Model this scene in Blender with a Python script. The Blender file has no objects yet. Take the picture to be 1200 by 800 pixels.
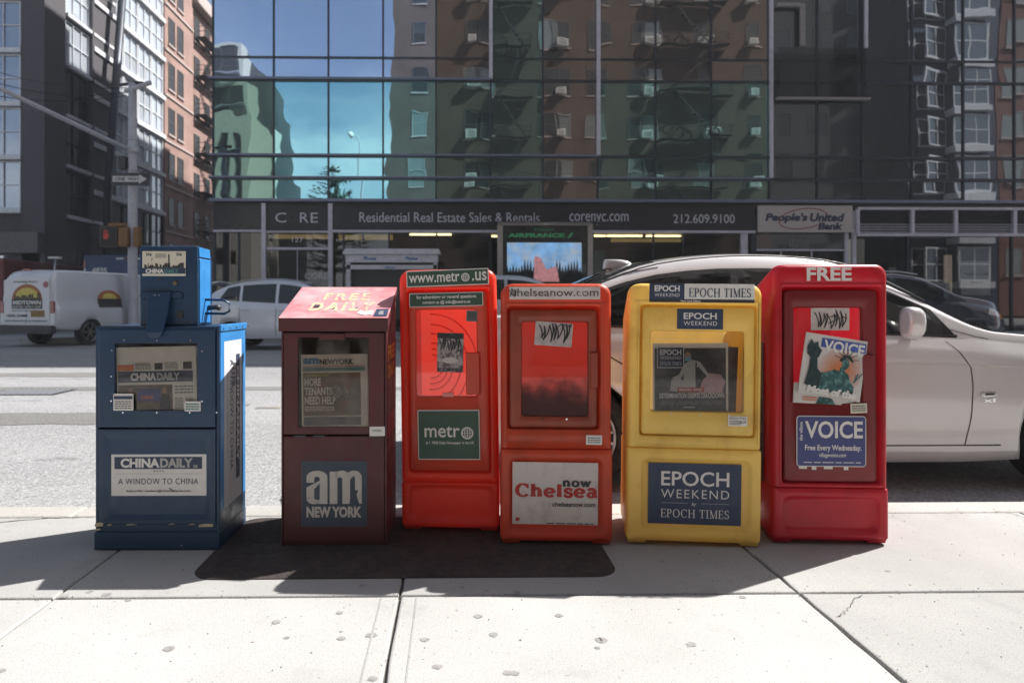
import bpy, bmesh, math, random
from mathutils import Vector, Matrix
random.seed(7)
R = math.radians
scene = bpy.context.scene
col = scene.collection

# ------------------------------------------------------------ camera
CX, HY, F = 545.0, 356.0, 780.0       # principal point and focal length, in pixels of the 1200x800 photograph
YAW = R(1.0)
cam_d = bpy.data.cameras.new('camera'); cam = bpy.data.objects.new('camera', cam_d); col.objects.link(cam)
cam.location = (0, 0, 1.0); cam.rotation_euler = (R(90), 0, -YAW)
cam_d.sensor_width = 36.0; cam_d.lens = F / 1200 * 36
cam_d.shift_x = (600 - CX) / 1200; cam_d.shift_y = -(400 - HY) / 1200
cam_d.clip_start = 0.05; cam_d.clip_end = 2000
cam_d.dof.use_dof = True; cam_d.dof.focus_distance = 2.8; cam_d.dof.aperture_fstop = 3.2
scene.camera = cam

# ------------------------------------------------------------ sun and sky
SUN_EL, SUN_AZ = R(48.3), R(62.4)      # azimuth from +Y (away from the camera) towards +X
sd = Vector((math.sin(SUN_AZ) * math.cos(SUN_EL), math.cos(SUN_AZ) * math.cos(SUN_EL), math.sin(SUN_EL)))
sl = bpy.data.lights.new('sun', 'SUN'); sun = bpy.data.objects.new('sun', sl); col.objects.link(sun)
sl.energy = 5.0; sl.angle = R(0.5); sl.color = (1.0, 0.965, 0.915)
sun.rotation_euler = sd.to_track_quat('Z', 'Y').to_euler(); sun.location = (20, 10, 40)
w = bpy.data.worlds.new('World'); scene.world = w; w.use_nodes = True
nt = w.node_tree; N = nt.nodes; N.clear(); LK = nt.links.new
out = N.new('ShaderNodeOutputWorld'); bg = N.new('ShaderNodeBackground'); bg.inputs['Strength'].default_value = 0.068
sky = N.new('ShaderNodeTexSky'); sky.sky_type = 'NISHITA'; sky.sun_disc = False
sky.sun_elevation = SUN_EL; sky.sun_rotation = SUN_AZ; sky.air_density = 1.0; sky.dust_density = 2.0; sky.ozone_density = 1.0
tc = N.new('ShaderNodeTexCoord'); sep = N.new('ShaderNodeSeparateXYZ'); LK(tc.outputs['Generated'], sep.inputs[0])
mp = N.new('ShaderNodeMapping'); mp.inputs['Scale'].default_value = (1, 1, 2.6); LK(tc.outputs['Generated'], mp.inputs[0])
ns = N.new('ShaderNodeTexNoise'); ns.inputs['Scale'].default_value = 3.1; ns.inputs['Detail'].default_value = 8; ns.inputs['Roughness'].default_value = .55
LK(mp.outputs[0], ns.inputs[0])
r1 = N.new('ShaderNodeMapRange'); r1.inputs[1].default_value = .36; r1.inputs[2].default_value = .54; LK(ns.outputs[0], r1.inputs[0])
r2 = N.new('ShaderNodeMapRange'); r2.inputs[1].default_value = .33; r2.inputs[2].default_value = .22; r2.inputs[3].default_value = .10; LK(sep.outputs[2], r2.inputs[0])
mu = N.new('ShaderNodeMath'); mu.operation = 'MULTIPLY'; LK(r1.outputs[0], mu.inputs[0]); LK(r2.outputs[0], mu.inputs[1])
mx = N.new('ShaderNodeMix'); mx.data_type = 'RGBA'; LK(mu.outputs[0], mx.inputs[0]); LK(sky.outputs[0], mx.inputs[6]); mx.inputs[7].default_value = (6.5, 6.8, 7.2, 1)
LK(mx.outputs[2], bg.inputs[0]); LK(bg.outputs[0], out.inputs[0])
scene.view_settings.view_transform = 'Standard'; scene.view_settings.look = 'None'
scene.view_settings.exposure = 1.0; scene.view_settings.gamma = 1.0
scene.cycles.max_bounces = 8; scene.cycles.transparent_max_bounces = 12

# ------------------------------------------------------------ helpers
def at(px, py, Y):
    """world point on the plane y=Y seen at a pixel of the photograph"""
    u, v = (px - CX) / F, (HY - py) / F
    dx, dy = math.cos(YAW) * u + math.sin(YAW), math.cos(YAW) - math.sin(YAW) * u
    s = Y / dy
    return Vector((dx * s, Y, 1 + v * s))
def atX(px, py, X):
    u, v = (px - CX) / F, (HY - py) / F
    dx, dy = math.cos(YAW) * u + math.sin(YAW), math.cos(YAW) - math.sin(YAW) * u
    s = X / dx
    return Vector((X, dy * s, 1 + v * s))

def empty(name, label, cat, loc=(0, 0, 0), rot=(0, 0, 0), group=None):
    o = bpy.data.objects.new(name, None); col.objects.link(o); o.location = loc; o.rotation_euler = rot
    o.empty_display_size = .1
    return tag(o, label, cat, group)
def tag(o, label=None, cat=None, group=None, kind=None):
    if label: o['label'] = label
    if cat: o['category'] = cat
    if group: o['group'] = group
    if kind: o['kind'] = kind
    return o
def link(name, me, parent=None, loc=None, rot=None):
    o = bpy.data.objects.new(name, me); col.objects.link(o)
    if parent: o.parent = parent
    if loc is not None: o.location = loc
    if rot is not None: o.rotation_euler = rot
    return o
def copy_tree(o, parent=None):
    c = o.copy(); col.objects.link(c); c.parent = parent
    for ch in list(o.children): copy_tree(ch, c)
    return c

class MB:
    def __init__(s): s.v = []; s.f = []; s.smooth = []
    def add(s, vs, fs, smooth=False):
        n = len(s.v); s.v += [tuple(p) for p in vs]
        for f in fs: s.f.append(tuple(i + n for i in f)); s.smooth.append(smooth)
        return s
    def box(s, x0, x1, y0, y1, z0, z1):
        v = [(x0,y0,z0),(x1,y0,z0),(x1,y1,z0),(x0,y1,z0),(x0,y0,z1),(x1,y0,z1),(x1,y1,z1),(x0,y1,z1)]
        return s.add(v, [(0,3,2,1),(4,5,6,7),(0,1,5,4),(1,2,6,5),(2,3,7,6),(3,0,4,7)])
    def poly(s, pts, y=None):
        if y is not None: pts = [(p[0], y, p[1]) for p in pts]
        return s.add(pts, [tuple(range(len(pts)))])
    def prism(s, pts, y0, y1):
        """outline (x,z) counter-clockwise seen from -y, pushed from y0 (front) to y1"""
        n = len(pts); v = [(p[0], y0, p[1]) for p in pts] + [(p[0], y1, p[1]) for p in pts]
        f = [tuple(range(n)), tuple(range(2*n-1, n-1, -1))] + [(i, i+n, (i+1) % n + n, (i+1) % n) for i in range(n)]
        return s.add(v, f)
    def loft(s, rings, cap0=True, cap1=True, smooth=False, closed=True):
        n = len(rings[0]); v = [p for r in rings for p in r]; f = []
        for k in range(len(rings)-1):
            for i in range(n if closed else n-1):
                j = (i+1) % n; a = k*n
                f.append((a+i, a+j, a+n+j, a+n+i))
        s.add(v, f, smooth)
        b = len(s.v) - len(v)
        if cap0: s.f.append(tuple(b + i for i in range(n-1, -1, -1))); s.smooth.append(False)
        if cap1: s.f.append(tuple(b + (len(rings)-1)*n + i for i in range(n))); s.smooth.append(False)
        return s
    def tube(s, pts, r, n=8, cap=True):
        pts = [Vector(p) for p in pts]; rs = r if isinstance(r, (list, tuple)) else [r]*len(pts); rings = []
        up = Vector((0.013, 0.02, 1)).normalized()
        for i, p in enumerate(pts):
            d = (pts[min(i+1, len(pts)-1)] - pts[max(i-1, 0)]).normalized()
            a = d.cross(up)
            if a.length < .05: a = d.cross(Vector((1, 0, 0)))
            a.normalize(); b = d.cross(a).normalized()
            rings.append([p + (a*math.cos(t) + b*math.sin(t))*rs[i] for t in [2*math.pi*k/n for k in range(n)]])
        return s.loft(rings, cap, cap, smooth=True)
    def ribbon(s, pts, wd, y):
        """flat stroke in the x-z plane at depth y"""
        for a, b in zip(pts[:-1], pts[1:]):
            a, b = Vector(a), Vector(b); d = b - a
            if d.length < 1e-6: continue
            nrm = Vector((-d.y, d.x)).normalized()*wd/2; e = d.normalized()*wd*.25
            s.poly([a-nrm-e, b-nrm+e, b+nrm+e, a+nrm-e], y)
        return s
    def disc(s, cx, cz, rx, rz, y, n=20, jit=0):
        return s.poly([(cx+rx*math.cos(t)*(1+random.uniform(-jit, jit)), cz+rz*math.sin(t)*(1+random.uniform(-jit, jit))) for t in [2*math.pi*k/n for k in range(n)]], y)
    def mesh(s, name, mats):
        me = bpy.data.meshes.new(name); me.from_pydata(s.v, [], s.f); me.update()
        me.polygons.foreach_set('use_smooth', s.smooth)
        for m in (mats if isinstance(mats, (list, tuple)) else [mats]): me.materials.append(m)
        return me
    def build(s, name, m, parent=None, loc=None, rot=None, bevel=0, seg=2, fix=False, sub=0):
        me = s.mesh(name, m)
        if fix:
            bm = bmesh.new(); bm.from_mesh(me); bmesh.ops.recalc_face_normals(bm, faces=bm.faces); bm.to_mesh(me); bm.free()
        o = link(name, me, parent, loc, rot)
        if bevel:
            b = o.modifiers.new('bevel', 'BEVEL'); b.width = bevel; b.segments = seg; b.limit_method = 'ANGLE'; b.angle_limit = R(35); b.harden_normals = False
        if sub:
            b = o.modifiers.new('sub', 'SUBSURF'); b.levels = sub; b.render_levels = sub
        return o
def box(name, m, parent, x0, x1, y0, y1, z0, z1, bevel=0, **k):
    return MB().box(x0, x1, y0, y1, z0, z1).build(name, m, parent, bevel=bevel, **k)
def rrect(x0, x1, z0, z1, r, y, n=5):
    r = min(r, (x1-x0)/2-1e-4, (z1-z0)/2-1e-4); pts = []
    for cx, cz, a0 in ((x1-r, z0+r, -90), (x1-r, z1-r, 0), (x0+r, z1-r, 90), (x0+r, z0+r, 180)):
        for k in range(n+1):
            a = R(a0 + 90*k/n); pts.append((cx + r*math.cos(a), y, cz + r*math.sin(a)))
    return pts

# ------------------------------------------------------------ materials
MATS = {}
def ramp_mix(nt, fac, a, b):
    m = nt.nodes.new('ShaderNodeMix'); m.data_type = 'RGBA'
    for sock, v in ((m.inputs[6], a), (m.inputs[7], b)):
        if isinstance(v, tuple): sock.default_value = (*v[:3], 1)
        else: nt.links.new(v, sock)
    if isinstance(fac, (int, float)): m.inputs[0].default_value = fac
    else: nt.links.new(fac, m.inputs[0])
    return m.outputs[2]
def mk(name):
    m = bpy.data.materials.new(name); m.use_nodes = True; MATS[name] = m
    return m, m.node_tree, m.node_tree.nodes['Principled BSDF'], m.node_tree.nodes['Material Output']
def noise_fac(nt, scale, lo=.4, hi=.6, detail=4, stretch=(1, 1, 1), rough=.55, coord='Object'):
    t = nt.nodes.new('ShaderNodeTexCoord'); mp = nt.nodes.new('ShaderNodeMapping'); mp.inputs['Scale'].default_value = stretch
    nt.links.new(t.outputs[coord], mp.inputs[0])
    n = nt.nodes.new('ShaderNodeTexNoise'); n.inputs['Scale'].default_value = scale; n.inputs['Detail'].default_value = detail; n.inputs['Roughness'].default_value = rough
    nt.links.new(mp.outputs[0], n.inputs[0])
    r = nt.nodes.new('ShaderNodeMapRange'); r.inputs[1].default_value = lo; r.inputs[2].default_value = hi
    nt.links.new(n.outputs[0], r.inputs[0]); return r.outputs[0]
def mat(name, c, rough=.5, metal=0, var=.12, vscale=6, bump=0, bscale=80, dirt=None, dirt_s=9, dirt_lo=.58, dirt_hi=.72, dirt_amt=1, coat=0, emit=0, spec=.5, trans=0, trans_c=None, stretch=(1,1,1), chips=None):
    if name in MATS: return MATS[name]
    m, nt, b, o = mk(name)
    c = tuple(c); lo = tuple(x*(1-var) for x in c); hi = tuple(min(1, x*(1+var)) for x in c)
    cc = ramp_mix(nt, noise_fac(nt, vscale, .3, .7, stretch=stretch), lo, hi)
    if dirt:
        f = noise_fac(nt, dirt_s, dirt_lo, dirt_hi, 7, stretch=stretch, rough=.65)
        if dirt_amt < 1:
            q = nt.nodes.new('ShaderNodeMath'); q.operation = 'MULTIPLY'; q.inputs[1].default_value = dirt_amt; nt.links.new(f, q.inputs[0]); f = q.outputs[0]
        cc = ramp_mix(nt, f, cc, dirt)
    if chips:
        cc = ramp_mix(nt, noise_fac(nt, chips[1], chips[2], chips[2]+.02, 8, rough=.7), cc, chips[0])
    nt.links.new(cc, b.inputs['Base Color'])
    b.inputs['Roughness'].default_value = rough; b.inputs['Metallic'].default_value = metal; b.inputs['Specular IOR Level'].default_value = spec
    if rough > .15 and not metal:
        rr = nt.nodes.new('ShaderNodeMapRange'); rr.inputs[3].default_value = rough*.8; rr.inputs[4].default_value = min(1, rough*1.25)
        nt.links.new(noise_fac(nt, vscale*4, .35, .65), rr.inputs[0]); nt.links.new(rr.outputs[0], b.inputs['Roughness'])
    b.inputs['Coat Weight'].default_value = coat; b.inputs['Coat Roughness'].default_value = .04
    if emit: b.inputs['Emission Color'].default_value = (*c, 1); b.inputs['Emission Strength'].default_value = emit
    if bump:
        bp = nt.nodes.new('ShaderNodeBump'); bp.inputs['Strength'].default_value = bump; bp.inputs['Distance'].default_value = .002
        nt.links.new(noise_fac(nt, bscale, 0, 1, 6), bp.inputs['Height']); nt.links.new(bp.outputs[0], b.inputs['Normal'])
    if trans:
        t = nt.nodes.new('ShaderNodeBsdfTranslucent'); t.inputs[0].default_value = (*(trans_c or c), 1)
        s = nt.nodes.new('ShaderNodeMixShader'); s.inputs[0].default_value = trans
        nt.links.new(b.outputs[0], s.inputs[1]); nt.links.new(t.outputs[0], s.inputs[2]); nt.links.new(s.outputs[0], o.inputs[0])
    return m
def facade_glass(name, gl, base, fac, bump=.20):
    m, nt, b, o = mk(name); b.inputs['Base Color'].default_value = (*base, 1); b.inputs['Roughness'].default_value = .6
    g = nt.nodes.new('ShaderNodeBsdfGlossy'); g.inputs['Roughness'].default_value = .012; g.inputs[0].default_value = (*gl, 1)
    bp = nt.nodes.new('ShaderNodeBump'); bp.inputs['Strength'].default_value = bump; bp.inputs['Distance'].default_value = .02
    nt.links.new(noise_fac(nt, .9, 0, 1, 1, coord='Object'), bp.inputs['Height']); nt.links.new(bp.outputs[0], g.inputs['Normal'])
    s = nt.nodes.new('ShaderNodeMixShader'); s.inputs[0].default_value = fac
    nt.links.new(b.outputs[0], s.inputs[1]); nt.links.new(g.outputs[0], s.inputs[2]); nt.links.new(s.outputs[0], o.inputs[0])
    return m
def clear_glass(name, tint, refl=.08, haze=0, haze_c=(.8, .8, .8), rough=.01, hz=(5, .45, .65), low_dark=None):
    """thin pane: transparent + mirror + dusty film"""
    m, nt, b, o = mk(name); nt.nodes.remove(b)
    t = nt.nodes.new('ShaderNodeBsdfTransparent'); t.inputs[0].default_value = (*tint, 1)
    g = nt.nodes.new('ShaderNodeBsdfGlossy'); g.inputs['Roughness'].default_value = rough
    fr = nt.nodes.new('ShaderNodeFresnel'); fr.inputs[0].default_value = 1.5
    ad = nt.nodes.new('ShaderNodeMath'); ad.operation = 'ADD'; ad.inputs[1].default_value = refl - .04; ad.use_clamp = True; nt.links.new(fr.outputs[0], ad.inputs[0])
    s = nt.nodes.new('ShaderNodeMixShader'); nt.links.new(ad.outputs[0], s.inputs[0]); nt.links.new(t.outputs[0], s.inputs[1]); nt.links.new(g.outputs[0], s.inputs[2])
    last = s.outputs[0]
    if haze:
        d = nt.nodes.new('ShaderNodeBsdfDiffuse'); d.inputs[0].default_value = (*haze_c, 1)
        mr = nt.nodes.new('ShaderNodeMath'); mr.operation = 'MULTIPLY'; mr.inputs[1].default_value = haze
        nt.links.new(noise_fac(nt, hz[0], hz[1], hz[2], 6, stretch=(1, 1, .5)), mr.inputs[0])
        s2 = nt.nodes.new('ShaderNodeMixShader'); nt.links.new(mr.outputs[0], s2.inputs[0]); nt.links.new(last, s2.inputs[1]); nt.links.new(d.outputs[0], s2.inputs[2]); last = s2.outputs[0]
    if low_dark:      # brown film painting the dark inside of the rack over the low pane: (colour, z where it ends, z where it is thickest)
        t3 = nt.nodes.new('ShaderNodeTexCoord'); sp = nt.nodes.new('ShaderNodeSeparateXYZ'); nt.links.new(t3.outputs['Object'], sp.inputs[0])
        wob = nt.nodes.new('ShaderNodeMath'); wob.operation = 'MULTIPLY_ADD'; nt.links.new(noise_fac(nt, 16, .2, .8, 6), wob.inputs[0]); wob.inputs[1].default_value = -.09; nt.links.new(sp.outputs[2], wob.inputs[2])
        g3 = nt.nodes.new('ShaderNodeMapRange'); g3.interpolation_type = 'SMOOTHSTEP'; g3.inputs[1].default_value = low_dark[1]-.045; g3.inputs[2].default_value = low_dark[2]-.045; g3.inputs[4].default_value = .82; nt.links.new(wob.outputs[0], g3.inputs[0])
        d3 = nt.nodes.new('ShaderNodeBsdfDiffuse'); d3.inputs[0].default_value = (*low_dark[0], 1); s3 = nt.nodes.new('ShaderNodeMixShader')
        nt.links.new(g3.outputs[0], s3.inputs[0]); nt.links.new(last, s3.inputs[1]); nt.links.new(d3.outputs[0], s3.inputs[2]); last = s3.outputs[0]
    nt.links.new(last, o.inputs[0]); return m
def brick_mat(name, c1, c2, mortar, bw=.22, bh=.075, axis='xz', rough=.85):
    m, nt, b, o = mk(name)
    t = nt.nodes.new('ShaderNodeTexCoord'); sp = nt.nodes.new('ShaderNodeSeparateXYZ'); nt.links.new(t.outputs['Object'], sp.inputs[0])
    cb = nt.nodes.new('ShaderNodeCombineXYZ'); nt.links.new(sp.outputs[0 if axis[0] == 'x' else 1], cb.inputs[0]); nt.links.new(sp.outputs[2], cb.inputs[1])
    br = nt.nodes.new('ShaderNodeTexBrick'); nt.links.new(cb.outputs[0], br.inputs[0]); br.inputs['Scale'].default_value = 1
    br.inputs['Color1'].default_value = (*c1, 1); br.inputs['Color2'].default_value = (*c2, 1); br.inputs['Mortar'].default_value = (*mortar, 1)
    br.inputs['Mortar Size'].default_value = .006; br.inputs['Brick Width'].default_value = bw; br.inputs['Row Height'].default_value = bh
    cc = ramp_mix(nt, noise_fac(nt, .4, .35, .7, 6), br.outputs[0], tuple(x*.6 for x in c1))
    nt.links.new(cc, b.inputs['Base Color']); b.inputs['Roughness'].default_value = rough
    bp = nt.nodes.new('ShaderNodeBump'); bp.inputs['Strength'].default_value = .4; bp.inputs['Distance'].default_value = .01; bp.invert = True
    nt.links.new(br.outputs[1], bp.inputs['Height']); nt.links.new(bp.outputs[0], b.inputs['Normal']); return m

def concrete(name, base, spots=True, warm=0, rough=.85, speck=.35):
    m, nt, b, o = mk(name)
    c = ramp_mix(nt, noise_fac(nt, 1.3, .3, .7, 6), tuple(x*.86 for x in base), tuple(x*1.1 for x in base))
    c = ramp_mix(nt, noise_fac(nt, 230, .52, .68, 3), c, tuple(x*(1-speck) for x in base))
    c = ramp_mix(nt, noise_fac(nt, 60, .69, .73, 2), c, tuple(x*.5 for x in base))
    c = ramp_mix(nt, noise_fac(nt, 33, .70, .74, 3), c, tuple(x*.30 for x in base))
    c = ramp_mix(nt, noise_fac(nt, 3.1, .58, .78, 7, rough=.7), c, tuple(x*.72 for x in base))
    nt.links.new(c, b.inputs['Base Color']); b.inputs['Roughness'].default_value = rough; b.inputs['Specular IOR Level'].default_value = .25
    bp = nt.nodes.new('ShaderNodeBump'); bp.inputs['Strength'].default_value = .5; bp.inputs['Distance'].default_value = .002
    nt.links.new(noise_fac(nt, 230, 0, 1, 4), bp.inputs['Height']); nt.links.new(bp.outputs[0], b.inputs['Normal']); return m
def asphalt(name, base):
    m, nt, b, o = mk(name)
    c = ramp_mix(nt, noise_fac(nt, .5, .35, .7, 6, stretch=(.25, 1, 1)), tuple(x*.8 for x in base), tuple(x*1.2 for x in base))
    c = ramp_mix(nt, noise_fac(nt, 70, .48, .64, 4), c, tuple(min(1, x*1.6) for x in base))
    c = ramp_mix(nt, noise_fac(nt, 36, .58, .68, 4), c, tuple(x*.55 for x in base))
    c = ramp_mix(nt, noise_fac(nt, 1.1, .60, .66, 8, rough=.75, stretch=(.35, 1, 1)), c, tuple(x*.55 for x in base))
    nt.links.new(c, b.inputs['Base Color']); b.inputs['Roughness'].default_value = .8
    bp = nt.nodes.new('ShaderNodeBump'); bp.inputs['Strength'].default_value = .9; bp.inputs['Distance'].default_value = .006
    nt.links.new(noise_fac(nt, 75, 0, 1, 5), bp.inputs['Height']); nt.links.new(bp.outputs[0], b.inputs['Normal']); return m

M_slab = concrete('concrete_slab', (.415, .412, .405), speck=.34); M_slab2 = concrete('concrete_slab_worn', (.355, .352, .345), speck=.34)
M_slab3 = concrete('concrete_slab_grey', (.35, .347, .34), speck=.36); M_curb = concrete('kerb_stone', (.40, .39, .37), speck=.4)
M_asph = asphalt('asphalt', (.245, .246, .25)); M_joint = mat('joint_dirt', (.10, .095, .085), .95, var=.3, vscale=40)
M_gum = mat('old_gum', (.24, .235, .235), .9, var=.3, vscale=60); M_lane = mat('road_paint_worn', (.5, .5, .48), .8, dirt=(.2, .2, .2), dirt_s=8, dirt_lo=.4, dirt_hi=.6)
M_ylane = mat('yellow_road_paint_worn', (.36, .28, .2), .8, dirt=(.2, .2, .2), dirt_s=6, dirt_lo=.38, dirt_hi=.5)
M_black = mat('black_rubber', (.018, .018, .02), .7); M_dark = mat('dark_metal', (.035, .035, .04), .5)
M_chrome = mat('chrome', (.7, .7, .72), .15, 1, var=.02); M_alu = mat('brushed_aluminium', (.42, .43, .47), .4, .6, var=.05)
M_white = mat('white_print', (.72, .70, .68), .6, var=.05, vscale=20); M_ink = mat('black_print', (.03, .03, .035), .6)
M_cream = mat('cream_sticker', (.66, .60, .48), .6, var=.08, vscale=30)
M_paper = mat('newsprint', (.76, .72, .65), .85, var=.08, vscale=14); M_greyink = mat('grey_print', (.22, .22, .22), .8)

# ------------------------------------------------------------ lettering
_tc = {}
def glyphs(s, bold=0.0, sp=1.0, shear=0.0):
    k = (s, bold, sp, shear)
    if k in _tc: return _tc[k]
    c = bpy.data.curves.new('txt', 'FONT'); c.body = s; c.offset = bold; c.space_character = sp; c.shear = shear; c.resolution_u = 3
    o = bpy.data.objects.new('txt', c); me = bpy.data.meshes.new_from_object(o)
    v = [(p.co.x, p.co.y) for p in me.vertices]; f = [tuple(p.vertices) for p in me.polygons]
    bpy.data.objects.remove(o); bpy.data.curves.remove(c); bpy.data.meshes.remove(me)
    xs = [p[0] for p in v]; ys = [p[1] for p in v]; x0, x1, y0, y1 = min(xs), max(xs), min(ys), max(ys)
    v = [((x-x0)/(x1-x0), (y-y0)/(y1-y0)) for x, y in v]; _tc[k] = (v, f); return _tc[k]
def put_flat(name, vf, parent, org, U, V, m):
    v, f = vf; org, U, V = Vector(org), Vector(U), Vector(V)
    return MB().add([org + U*a + V*b for a, b in v], f).build(name, m, parent)
def letter(parent, s, x0, x1, z0, z1, y, m, bold=0, sp=1.0, shear=0, tilt=0):
    """flat lettering filling the local rectangle x0..x1, z0..z1 on the plane y, facing -y"""
    t = math.tan(R(tilt)) * (x1-x0)
    return put_flat('lettering', glyphs(s, bold, sp, shear), parent, (x0, y, z0), (x1-x0, 0, t), (0, 0, z1-z0), m)
# serif letters: stems, slabs and swelling arcs, cap height 1
def _arc(o, cx, cy, rx, ry, a0, a1, tk, tn, n=14):
    v = []
    for k in range(n+1):
        a = R(a0 + (a1-a0)*k/n); t = (tn + (tk-tn)*abs(math.cos(a)))/2
        for sg in (1, -1): v.append((cx + (rx+sg*t)*math.cos(a), cy + (ry+sg*t)*math.sin(a)))
    f = [(2*k, 2*k+2, 2*k+3, 2*k+1) for k in range(n)]; o.append((v, f))
def _bar(o, x0, y0, x1, y1, t):
    d = Vector((x1-x0, y1-y0)); q = Vector((-d.y, d.x)).normalized()*t/2
    o.append(([(x0-q.x, y0-q.y), (x1-q.x, y1-q.y), (x1+q.x, y1+q.y), (x0+q.x, y0+q.y)], [(0, 1, 2, 3)]))
def serif_word(s, T=.13, t=.05, sl=.05, gap=.14):
    """returns normalised (verts, faces)"""
    allv, allf, x = [], [], 0
    for ch in s:
        o = []; S = lambda cx, y, w=.34: _bar(o, cx-w/2, y, cx+w/2, y, sl)
        b, tp = sl/2, 1-sl/2; xh = .68
        if ch == ' ': x += .42; continue
        if ch == 'E': _bar(o, .12, 0, .12, 1, T); _bar(o, 0, b, .6, b, sl); _bar(o, 0, tp, .58, tp, sl); _bar(o, .12, .52, .45, .52, t); _bar(o, .59, 0, .59, .26, t); _bar(o, .57, 1, .57, .77, t); _bar(o, .45, .42, .45, .62, t); wd = .62
        elif ch == 'P': _bar(o, .12, 0, .12, 1, T); S(.12, b); _bar(o, 0, tp, .3, tp, sl); _arc(o, .3, .735, .22, .24, -90, 90, T, t); _bar(o, .12, .495, .3, .495, t); wd = .6
        elif ch == 'O': _arc(o, .44, .5, .37, .475, 0, 360, T, t, 26); wd = .88
        elif ch == 'C': _arc(o, .44, .5, .37, .475, 45, 318, T, t, 22); _bar(o, .72, .66, .72, .98, t); wd = .80
        elif ch == 'H': _bar(o, .12, 0, .12, 1, T); _bar(o, .7, 0, .7, 1, T); _bar(o, .12, .52, .7, .52, t); [S(cx, y, .3) for cx in (.12, .7) for y in (b, tp)]; wd = .84
        elif ch == 'T': _bar(o, .34, 0, .34, 1, T); _bar(o, 0, tp, .68, tp, sl); S(.34, b); _bar(o, .02, 1, .02, .76, t); _bar(o, .66, 1, .66, .76, t); wd = .68
        elif ch == 'I': _bar(o, .16, 0, .16, 1, T); S(.16, b); S(.16, tp); wd = .32
        elif ch == 'M': _bar(o, .12, 0, .12, 1, t); _bar(o, .82, 0, .82, 1, T); _bar(o, .12, 1, .46, .02, T); _bar(o, .46, .02, .82, 1, t); S(.12, b, .28); S(.82, b, .3); S(.08, tp, .2); S(.86, tp, .2); wd = .96
        elif ch == 'S': _arc(o, .28, .735, .2, .24, 35, 270, T*.85, t*1.2); _arc(o, .28, .262, .22, .24, 90, -150, T*.85, t*1.2); _bar(o, .25, .5, .31, .5, T*.8); _bar(o, .47, .72, .47, .95, t); _bar(o, .06, .05, .06, .3, t); wd = .54
        elif ch == 'h': _bar(o, .13, 0, .13, 1, T); S(.13, b); _bar(o, 0, tp, .13, tp, sl); _bar(o, .53, 0, .53, xh*.62, T); S(.53, b, .32); _arc(o, .33, xh*.6, .2, xh*.37, 0, 170, T, t*1.6); wd = .70
        elif ch == 'n': _bar(o, .13, 0, .13, xh, T); S(.13, b, .3); _bar(o, 0, xh-b, .13, xh-b, sl); _bar(o, .53, 0, .53, xh*.62, T); S(.53, b, .3); _arc(o, .33, xh*.6, .2, xh*.37, 0, 170, T, t*1.6); wd = .69
        elif ch == 'e': _arc(o, .31, xh/2, .25, xh/2-.03, 0, 325, T, t*1.3, 20); _bar(o, .06, xh*.5, .58, xh*.5, t*1.3); wd = .64
        elif ch == 'l': _bar(o, .13, 0, .13, 1, T); S(.13, b, .32); _bar(o, 0, tp, .13, tp, sl); wd = .3
        elif ch == 's': _arc(o, .25, xh*.735, .17, xh*.235, 35, 270, T*.9, t*1.5); _arc(o, .25, xh*.262, .19, xh*.235, 90, -150, T*.9, t*1.5); _bar(o, .2, xh*.5, .3, xh*.5, T*.8); _bar(o, .43, xh*.68, .43, xh, t*1.2); _bar(o, .05, 0, .05, xh*.34, t*1.2); wd = .50
        elif ch == 'a': _arc(o, .24, xh*.28, .17, xh*.26, 0, 360, T*.85, t*1.2, 18); _bar(o, .46, .04, .46, xh*.68, T); _arc(o, .27, xh*.68, .19, xh*.29, 0, 160, T, t*1.6); _bar(o, .46, b, .62, b, sl*1.3); wd = .63
        elif ch == 'o': _arc(o, .31, xh/2, .25, xh/2-.03, 0, 360, T, t*1.4, 22); wd = .63
        elif ch == 'w': _bar(o, .08, xh, .27, 0, T); _bar(o, .27, 0, .44, xh*.95, t*1.3); _bar(o, .44, xh*.95, .62, 0, T); _bar(o, .62, 0, .82, xh, t*1.3); S(.08, xh-b, .26); S(.45, xh-b, .24); S(.82, xh-b, .24); wd = .92
        else: wd = .5
        for v, f in o:
            n = len(allv); allv += [(x+a, c) for a, c in v]; allf += [tuple(i+n for i in q) for q in f]
        x += wd + gap
    xs = [p[0] for p in allv]; ys = [p[1] for p in allv]; x0, x1, y0, y1 = min(xs), max(xs), min(ys), max(ys)
    return [((a-x0)/(x1-x0), (c-y0)/(y1-y0)) for a, c in allv], allf
def serif(parent, s, x0, x1, z0, z1, y, m, T=.13, t=.05, sl=.05, tilt=0):
    # each overlapping stroke is nudged a hair in depth so that no two coincide
    v, f = serif_word(s, T, t, sl); tt = math.tan(R(tilt))*(x1-x0)
    mb = MB(); pts = [Vector((x0+(x1-x0)*a, y, z0+(z1-z0)*c+tt*a)) for a, c in v]
    used = {}
    strokes = []; cur = None
    mb.add(pts, f)
    # move connected strokes apart
    seen = {}; k = 0
    for fc in f:
        key = None
        for i in fc:
            if i in seen: key = seen[i]
        if key is None: k += 1; key = k
        for i in fc: seen[i] = key
    for i, key in seen.items():
        p = mb.v[i]; mb.v[i] = (p[0], y - (key % 5)*.00006*max(1, abs(x1-x0)), p[2])
    return mb.build('lettering', m, parent)
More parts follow.
